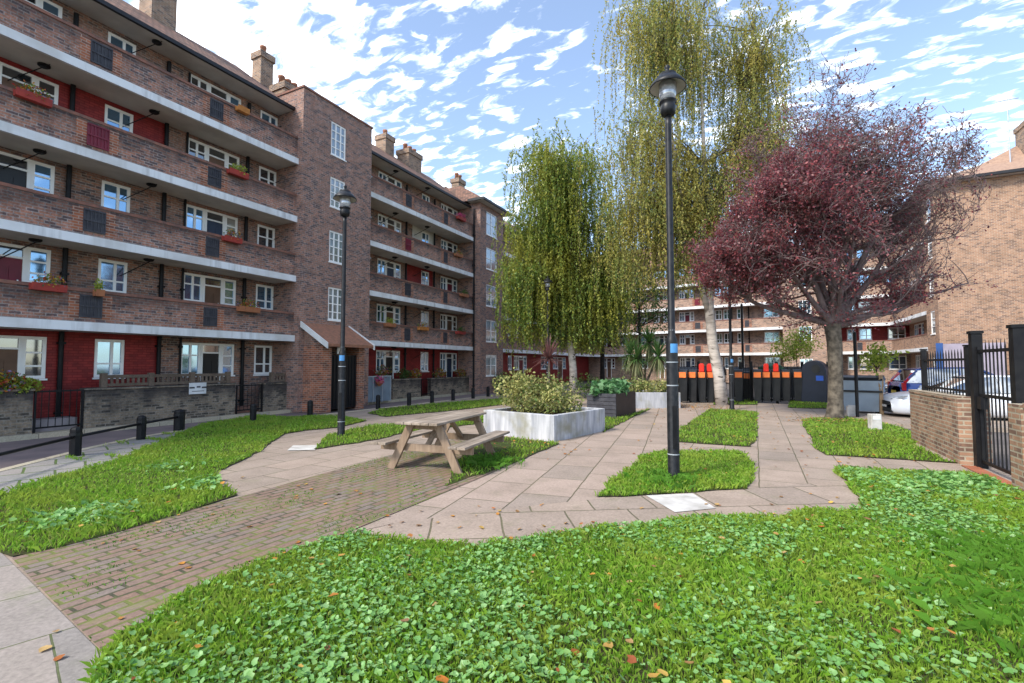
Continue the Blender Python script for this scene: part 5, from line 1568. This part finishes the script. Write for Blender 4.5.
# dark blue round topped bank
p = at_depth(815, 22.0)
t = thing('recycling_bank', 'tall dark blue round topped recycling bank beside the plum trunk', 'recycling bank', (p.x, p.y, -.1), R(-14))
t.scale = (1, 1, 1.12)
m = MB(); prof = [(-.5, 0), (.5, 0), (.5, 1.3)] + [(.5 * math.cos(R(a)), 1.3 + .5 * math.sin(R(a))) for a in range(10, 180, 12)] + [(-.5, 1.3)]
m.extr(prof, 1, -.5, .5); m.build('body', M['bank_blue'], t, bevel=.03)
m = MB(); m.lathe([(.17, -.01), (.17, .01)], 18); o = m.build('opening', M['bin_black'], t); o.rotation_euler = (R(90), 0, 0); o.location = (.1, -.515, 1.45)
m = MB(); m.box(.1, .38, -.512, -.503, .98, 1.18); m.build('label_plate', M['sign_blue'], t)
# cardboard and wheel clutter becomes a parked hand truck
p = at_depth(825, 23.2)
t = thing('sack_truck', 'tan sack truck with black wheels leaning by the plum trunk', 'sack truck', (p.x, p.y, -.05), R(-20))
m = MB(); m.box(-.2, .2, 0, .04, .15, 1.3); m.box(-.22, .22, -.28, .0, .1, .14); m.build('frame', M['tan_box'], t)
for sx in (-1, 1):
    m = MB(); m.tube([(sx * .22, .06, .18), (sx * .29, .06, .18)], .18, 14); m.build('wheel', M['tyre'], t)
# grey eurobin
p = at_depth(862, 17.3)
t = thing('eurobin', 'pale blue grey steel eurobin right of the plum trunk', 'bin', (p.x, p.y, -.1), R(-16))
m = MB(); vs = []
for (x, y, z) in ((.50, .38, .18), (.58, .48, .85), (.60, .5, .85), (.60, .5, .9), (.58, .48, .9), (.60, .52, 1.25)): vs += [(-x, -y, z), (x, -y, z), (x, y, z), (-x, y, z)]
fs = [(3, 2, 1, 0), (20, 21, 22, 23)]
for i in range(5):
    for k in range(4): fs.append((i * 4 + k, i * 4 + (k + 1) % 4, i * 4 + 4 + (k + 1) % 4, i * 4 + 4 + k))
m.add(vs, fs); m.build('body', M['euro_grey'], t)
m = MB(); m.extr([(-.54, 1.253), (.54, 1.253), (.50, 1.33), (.1, 1.43), (-.45, 1.36)], 0, -.62, .62); m.build('lid', M['bin_black'], t, bevel=.02)
m = MB(); m.box(-.61, .61, -.53, -.505, .84, .91); m.build('band', M['bin_black'], t)
for sx in (-1, 1):
    for sy in (-1, 1):
        m = MB(); m.tube([(sx * .4 - .03, sy * .28, .1), (sx * .4 + .03, sy * .28, .1)], .1, 12); m.build('wheel', M['tyre'], t)

# ------------------------------------------------------------------ cars
def car(p, rz, label, paint, suv=False):
    """front at -x; lofted shell with separate glass, wheels, lamps and bumpers"""
    t = thing('parked_car', label, 'car', p, rz)
    Lc = 4.5; W = .90; k = 1.16 if suv else 1.0
    xs = [-2.25, -2.18, -2.0, -1.6, -1.0, -.2, .8, 1.5, 1.95, 2.18, 2.25]
    top = [.62, .74, .82, .90, .96, 1.0, 1.02, 1.02, 1.02, .98, .85]
    hw = [.62, .74, .82, .87, .90, .90, .90, .89, .86, .80, .70]
    bot = [.30, .24, .22, .20, .20, .20, .20, .20, .22, .28, .36]
    vs = []; fs = []
    prof = [(.80, 0.0), (.97, .12), (1.0, .38), (.99, .62), (.95, .86), (.86, .98), (.6, 1.0), (0, 1.02)]
    n = len(prof) * 2 - 1
    for x, tz, w, bz in zip(xs, top, hw, bot):
        ring = [(w * a, bz * k + (tz * k - bz * k) * b) for a, b in prof]
        ring = ring + [(-y, z) for y, z in ring[-2::-1]]
        vs += [(x, y, z) for y, z in ring]
    for i in range(len(xs) - 1):
        for j in range(n - 1): fs.append((i * n + j, i * n + j + 1, (i + 1) * n + j + 1, (i + 1) * n + j))
        fs.append((i * n + n - 1, i * n, (i + 1) * n, (i + 1) * n + n - 1))
    fs.append(tuple(range(n))); fs.append(tuple(range((len(xs) - 1) * n + n - 1, (len(xs) - 1) * n - 1, -1)))
    m = MB(); m.add(vs, fs); body = m.build('body', paint, t, True)
    # glasshouse
    gx = [-1.05, -.25, .2, 1.2, 1.75, 2.1] if suv else [-1.05, -.2, .25, 1.1, 1.6, 2.0]
    gz = [1.0, 1.42, 1.48, 1.47, 1.40, 1.05]
    gw0 = [.80, .84, .85, .84, .80, .74]; gw1 = [.66, .66, .67, .66, .64, .64]
    vs = []; fs = []
    for x, z, w0, w1 in zip(gx, gz, gw0, gw1):
        vs += [(x, -w0, .97 * k), (x, -w1, z * k - .02), (x, w1, z * k - .02), (x, w0, .97 * k)]
    for i in range(len(gx) - 1):
        for j in range(3): fs.append((i * 4 + j, i * 4 + j + 1, i * 4 + 5 + j, i * 4 + 4 + j))
    m = MB(); m.add(vs, fs); m.build('windows', M['car_glass'], t)
    m = MB()
    vs = []; fs = []
    for x, z, w1 in zip(gx[1:5], gz[1:5], gw1[1:5]): vs += [(x, -w1 - .015, z * k - .03), (x, -w1 + .08, z * k + .02), (x, w1 - .08, z * k + .02), (x, w1 + .015, z * k - .03)]
    for i in range(3):
        for j in range(3): fs.append((i * 4 + j, i * 4 + j + 1, i * 4 + 5 + j, i * 4 + 4 + j))
    m.add(vs, fs)
    for sy in (-1, 1):
        for i in range(len(gx) - 1):
            if i in (0, 4): m.beam((gx[i], sy * (gw0[i] + .005), .98 * k if i == 0 else gz[i] * k - .02), (gx[i + 1], sy * (gw1[i + 1] + .01 if i == 0 else gw0[i + 1]), gz[i + 1] * k - .02), .05, .07)
        m.beam((.45, sy * .865, .96 * k), (.42, sy * .675, 1.46 * k), .03, .08)
    m.build('roof', paint, t)
    for sx in (-1, 1):
        for sy in (-1, 1):
            x = sx * 1.38
            m = MB(); m.tube([(x, sy * .72, .33), (x, sy * .915, .33)], .33, 22); o = m.build('wheel', M['tyre'], t)
            m = MB(); m.tube([(x, sy * .90, .33), (x, sy * .922, .33)], .22, 18); m.build('rim', M['alloy'], o)
    for sy in (-1, 1):
        m = MB(); m.add([(-2.2, sy * .50, .70 * k), (-2.0, sy * .83, .74 * k), (-1.86, sy * .87, .83 * k), (-2.06, sy * .56, .80 * k)], [(0, 1, 2, 3)])
        m2 = MB(); m2.M = Matrix.Translation((-.03, sy * .012, .012)); m2.add(m.v, m.f); o = m2.build('headlight', M['lamp_clear'], t)
        sd = o.modifiers.new('s', 'SOLIDIFY'); sd.thickness = .03
        m = MB(); m.box(2.1, 2.22, sy * .76 - .07, sy * .76 + .07, .72 * k, .98 * k); m.beam((2.12, sy * .74, .98 * k), (1.85, sy * .72, 1.3 * k), .10, .08); m.build('tail_light', M['lamp_red'], t)
        m = MB(); m.box(-.95, -.75, sy * .98 - .08, sy * .98 + .08, .98 * k, 1.1 * k); m.build('mirror', paint, t, bevel=.03)
    m = MB(); m.box(-2.275, -2.2, -.5, .5, .50 * k, .62 * k); m.box(-2.275, -2.2, -.62, .62, .27 * k, .40 * k); m.build('grille', M['plastic_black'], t)
    m = MB(); m.box(-2.285, -2.277, -.26, .26, .42 * k, .49 * k); m.build('number_plate', M['sign_white'], t)
    m = MB(); m.box(2.26, 2.268, -.26, .26, .6 * k, .7 * k); m.build('number_plate', M['plate_yellow'], t)
    return t


pc = at_depth(903, 16.2)
hd = R(5)
c_ = pc + Vector((math.cos(hd), math.sin(hd), 0)) * 1.7
car((c_.x, c_.y, -.12), hd, 'white parked car with its front showing past the brick wall', M['car_white'])
pc = at_depth(893, 19.4)
hd2 = R(5) + math.pi
c_ = pc - Vector((math.cos(hd2), math.sin(hd2), 0)) * 2.25
car((c_.x, c_.y, -.12), hd2, 'blue parked sport utility car with red tail lamps behind the white car', M['car_blue'], True)
pc = at_depth(876, 25.0); c_ = pc + Vector((math.cos(hd), math.sin(hd), 0)) * 2.2
car((c_.x, c_.y, -.12), hd, 'dark parked car farthest back, beside the young lime green tree', M['car_dark'])

p = at_depth(968, 26.5)
t = thing('hoarding', 'pale lilac hoarding with a bright blue post beyond the parked cars', 'hoarding', (p.x, p.y, -.1), R(-20))
m = MB(); m.box(-1.0, 1.5, 0, .05, 0, 3.0); m.build('panel', plain('hoarding_lilac', (.34, .30, .37), (.28, .25, .31), 2, .6), t)
m = MB(); m.box(-1.3, -1.0, -.06, .1, 0, 3.05); m.build('post', plain('post_blue', (.03, .09, .28), None, 3, .5), t)

# ------------------------------------------------------------------ brick wall, railings and gate at the right
t = thing('brick_wall', 'low tan brick wall at the right ending in a pier beside the gate', 'brick wall', (3.1, 12.0, 0))
m = MB(); m.box(0, .34, -.86, 1.8, -.1, 1.08); m.build('brickwork', M['brick_wall'], t)
m = MB(); m.box(-.012, .355, -.862, 1.81, 1.082, 1.15); m.build('coping', M['brick_wall'], t)
m = MB(); m.box(-.02, .40, -1.16, -.864, -.1, 1.09); m.box(-.035, .415, -1.175, -.85, 1.152, 1.2) if False else None; m.box(-.02, .40, -1.16, -.864, 1.092, 1.16); m.build('pier', M['brick_wall'], t)
t = thing('brick_wall', 'near tan brick wall at the right edge, on the near side of the gate', 'brick wall', (3.12, 9.1, 0))
m = MB(); m.box(0, .42, -.36, 0, -.1, 1.17); m.build('pier', M['brick_wall'], t)
m = MB(); m.box(.03, .37, -8, -.363, -.1, 1.13); m.build('brickwork', M['brick_wall'], t)
m = MB(); m.box(.018, .382, -8, -.363, 1.132, 1.2); m.build('coping', M['brick_wall'], t)
railing((3.28, 13.4, 0), (3.28, 10.95, 0), .82, 'black spiked railings along the top of the low tan brick wall', posts=2, step=.15, z0=1.12)
t = thing('gate', 'tall black iron gate hung between two square posts in the right wall', 'gate', (3.3, 10.68, 0), R(-90))
for x in (0, 1.45):
    m = MB(); m.box(x - .07, x + .07, -.07, .07, -.1, 2.22); m.box(x - .085, x + .085, -.085, .085, 2.223, 2.27); m.build('post', M['black_metal'], t)
m = MB(); m.box(.12, 1.33, -.02, .02, .10, .15); m.box(.12, 1.33, -.02, .02, 1.18, 1.23); m.box(.12, 1.33, -.02, .02, 1.9, 1.95); m.box(.09, .13, -.02, .02, .05, 2.0); m.box(1.33, 1.37, -.02, .02, .05, 2.0); m.build('frame', M['black_metal'], t)
m = MB()
for i in range(1, 9): x = .12 + 1.21 * i / 9; m.tube([(x, 0, .12), (x, 0, 1.98), (x, 0, 2.1)], [.011, .011, .002], 6)
m.build('bars', M['black_metal'], t)
m = MB(); m.box(.06, .26, -.05, .05, .98, 1.18); m.build('lock_box', M['black_metal'], t)
m = MB(); m.box(3.05, 3.25, 9.3, 10.7, -.1, .022); setp(m.build('threshold', M['brick_orange']), 'red brick threshold strip on the ground at the iron gate', 'threshold')

# ------------------------------------------------------------------ camera, sun, sky
cam = bpy.data.cameras.new('camera'); co = bpy.data.objects.new('camera', cam); C.objects.link(co)
cam.sensor_width = 36; cam.lens = F_PX / 1024 * 36; cam.clip_end = 2000; cam.clip_start = .05
co.location = (0, 0, H); co.rotation_euler = (R(90) + PH, 0, TH)
sc = bpy.context.scene; sc.camera = co

SUN_EL = 44; sv = Vector((-.42, -.80, 0)).normalized() * math.cos(R(SUN_EL)); sv.z = math.sin(R(SUN_EL))
sl = bpy.data.lights.new('sun', 'SUN'); sl.energy = 1.9; sl.angle = R(11); sl.color = (1, .93, .82)
so = bpy.data.objects.new('sun', sl); C.objects.link(so); so.rotation_euler = sv.to_track_quat('Z', 'Y').to_euler(); so.location = sv * 50

w = bpy.data.worlds.new('World'); sc.world = w; w.use_nodes = True
t = w.node_tree; t.nodes.clear()
out = N(t, 'OutputWorld')
sky = N(t, 'TexSky', _sky_type='NISHITA'); sky.sun_disc = False; sky.sun_elevation = R(SUN_EL); sky.sun_rotation = math.atan2(sv.x, sv.y)
sky.altitude = 50; sky.air_density = 1.0; sky.dust_density = .6; sky.ozone_density = 1.5
bg = N(t, 'Background', Strength=.12); L(t, sky.outputs[0], bg.inputs[0])
tc = N(t, 'TexCoord'); sx = N(t, 'SeparateXYZ'); L(t, tc.outputs['Generated'], sx.inputs[0])
zz = N(t, 'Math', _operation='MAXIMUM'); zz.inputs[1].default_value = .0; L(t, sx.outputs[2], zz.inputs[0])
za = N(t, 'Math', _operation='ADD'); za.inputs[1].default_value = .12; L(t, zz.outputs[0], za.inputs[0])
dx = N(t, 'Math', _operation='DIVIDE'); L(t, sx.outputs[0], dx.inputs[0]); L(t, za.outputs[0], dx.inputs[1])
dy = N(t, 'Math', _operation='DIVIDE'); L(t, sx.outputs[1], dy.inputs[0]); L(t, za.outputs[0], dy.inputs[1])
cbn = N(t, 'CombineXYZ'); L(t, dx.outputs[0], cbn.inputs[0]); L(t, dy.outputs[0], cbn.inputs[1])
mp = N(t, 'Mapping'); mp.inputs['Rotation'].default_value = (0, 0, R(50)); mp.inputs['Scale'].default_value = (6.4, 13.5, 1); L(t, cbn.outputs[0], mp.inputs[0])
n1 = N(t, 'TexNoise', Scale=1.5, Detail=7, Roughness=.56, Distortion=.5); L(t, mp.outputs[0], n1.inputs['Vector'])
n2 = N(t, 'TexNoise', Scale=.55, Detail=3); L(t, cbn.outputs[0], n2.inputs['Vector'])
ad = N(t, 'Math', _operation='MULTIPLY_ADD'); L(t, n2.outputs[0], ad.inputs[0]); ad.inputs[1].default_value = 1.0; L(t, n1.outputs[0], ad.inputs[2])
# thicker cloud towards the left (west) of the court
az = N(t, 'Math', _operation='MULTIPLY_ADD'); L(t, sx.outputs[0], az.inputs[0]); az.inputs[1].default_value = -.09; L(t, ad.outputs[0], az.inputs[2])
mr = N(t, 'MapRange', _interpolation_type='SMOOTHSTEP'); mr.inputs[1].default_value = 1.0; mr.inputs[2].default_value = 1.27; mr.inputs[3].default_value = .03; mr.inputs[4].default_value = .97
L(t, az.outputs[0], mr.inputs[0])
cl = N(t, 'Background', Color=(.93, .96, 1.0, 1), Strength=1.4)
ms = N(t, 'MixShader'); L(t, mr.outputs[0], ms.inputs[0]); L(t, bg.outputs[0], ms.inputs[1]); L(t, cl.outputs[0], ms.inputs[2]); L(t, ms.outputs[0], out.inputs[0])

sc.view_settings.view_transform = 'Standard'; sc.view_settings.look = 'None'; sc.view_settings.gamma = 1; sc.view_settings.exposure = 1.42
sc.view_settings.use_curve_mapping = False
sc.render.engine = 'CYCLES'
sc.cycles.use_denoising = True
sc.cycles.max_bounces = 6; sc.cycles.diffuse_bounces = 4; sc.cycles.transmission_bounces = 4; sc.cycles.sample_clamp_indirect = 6
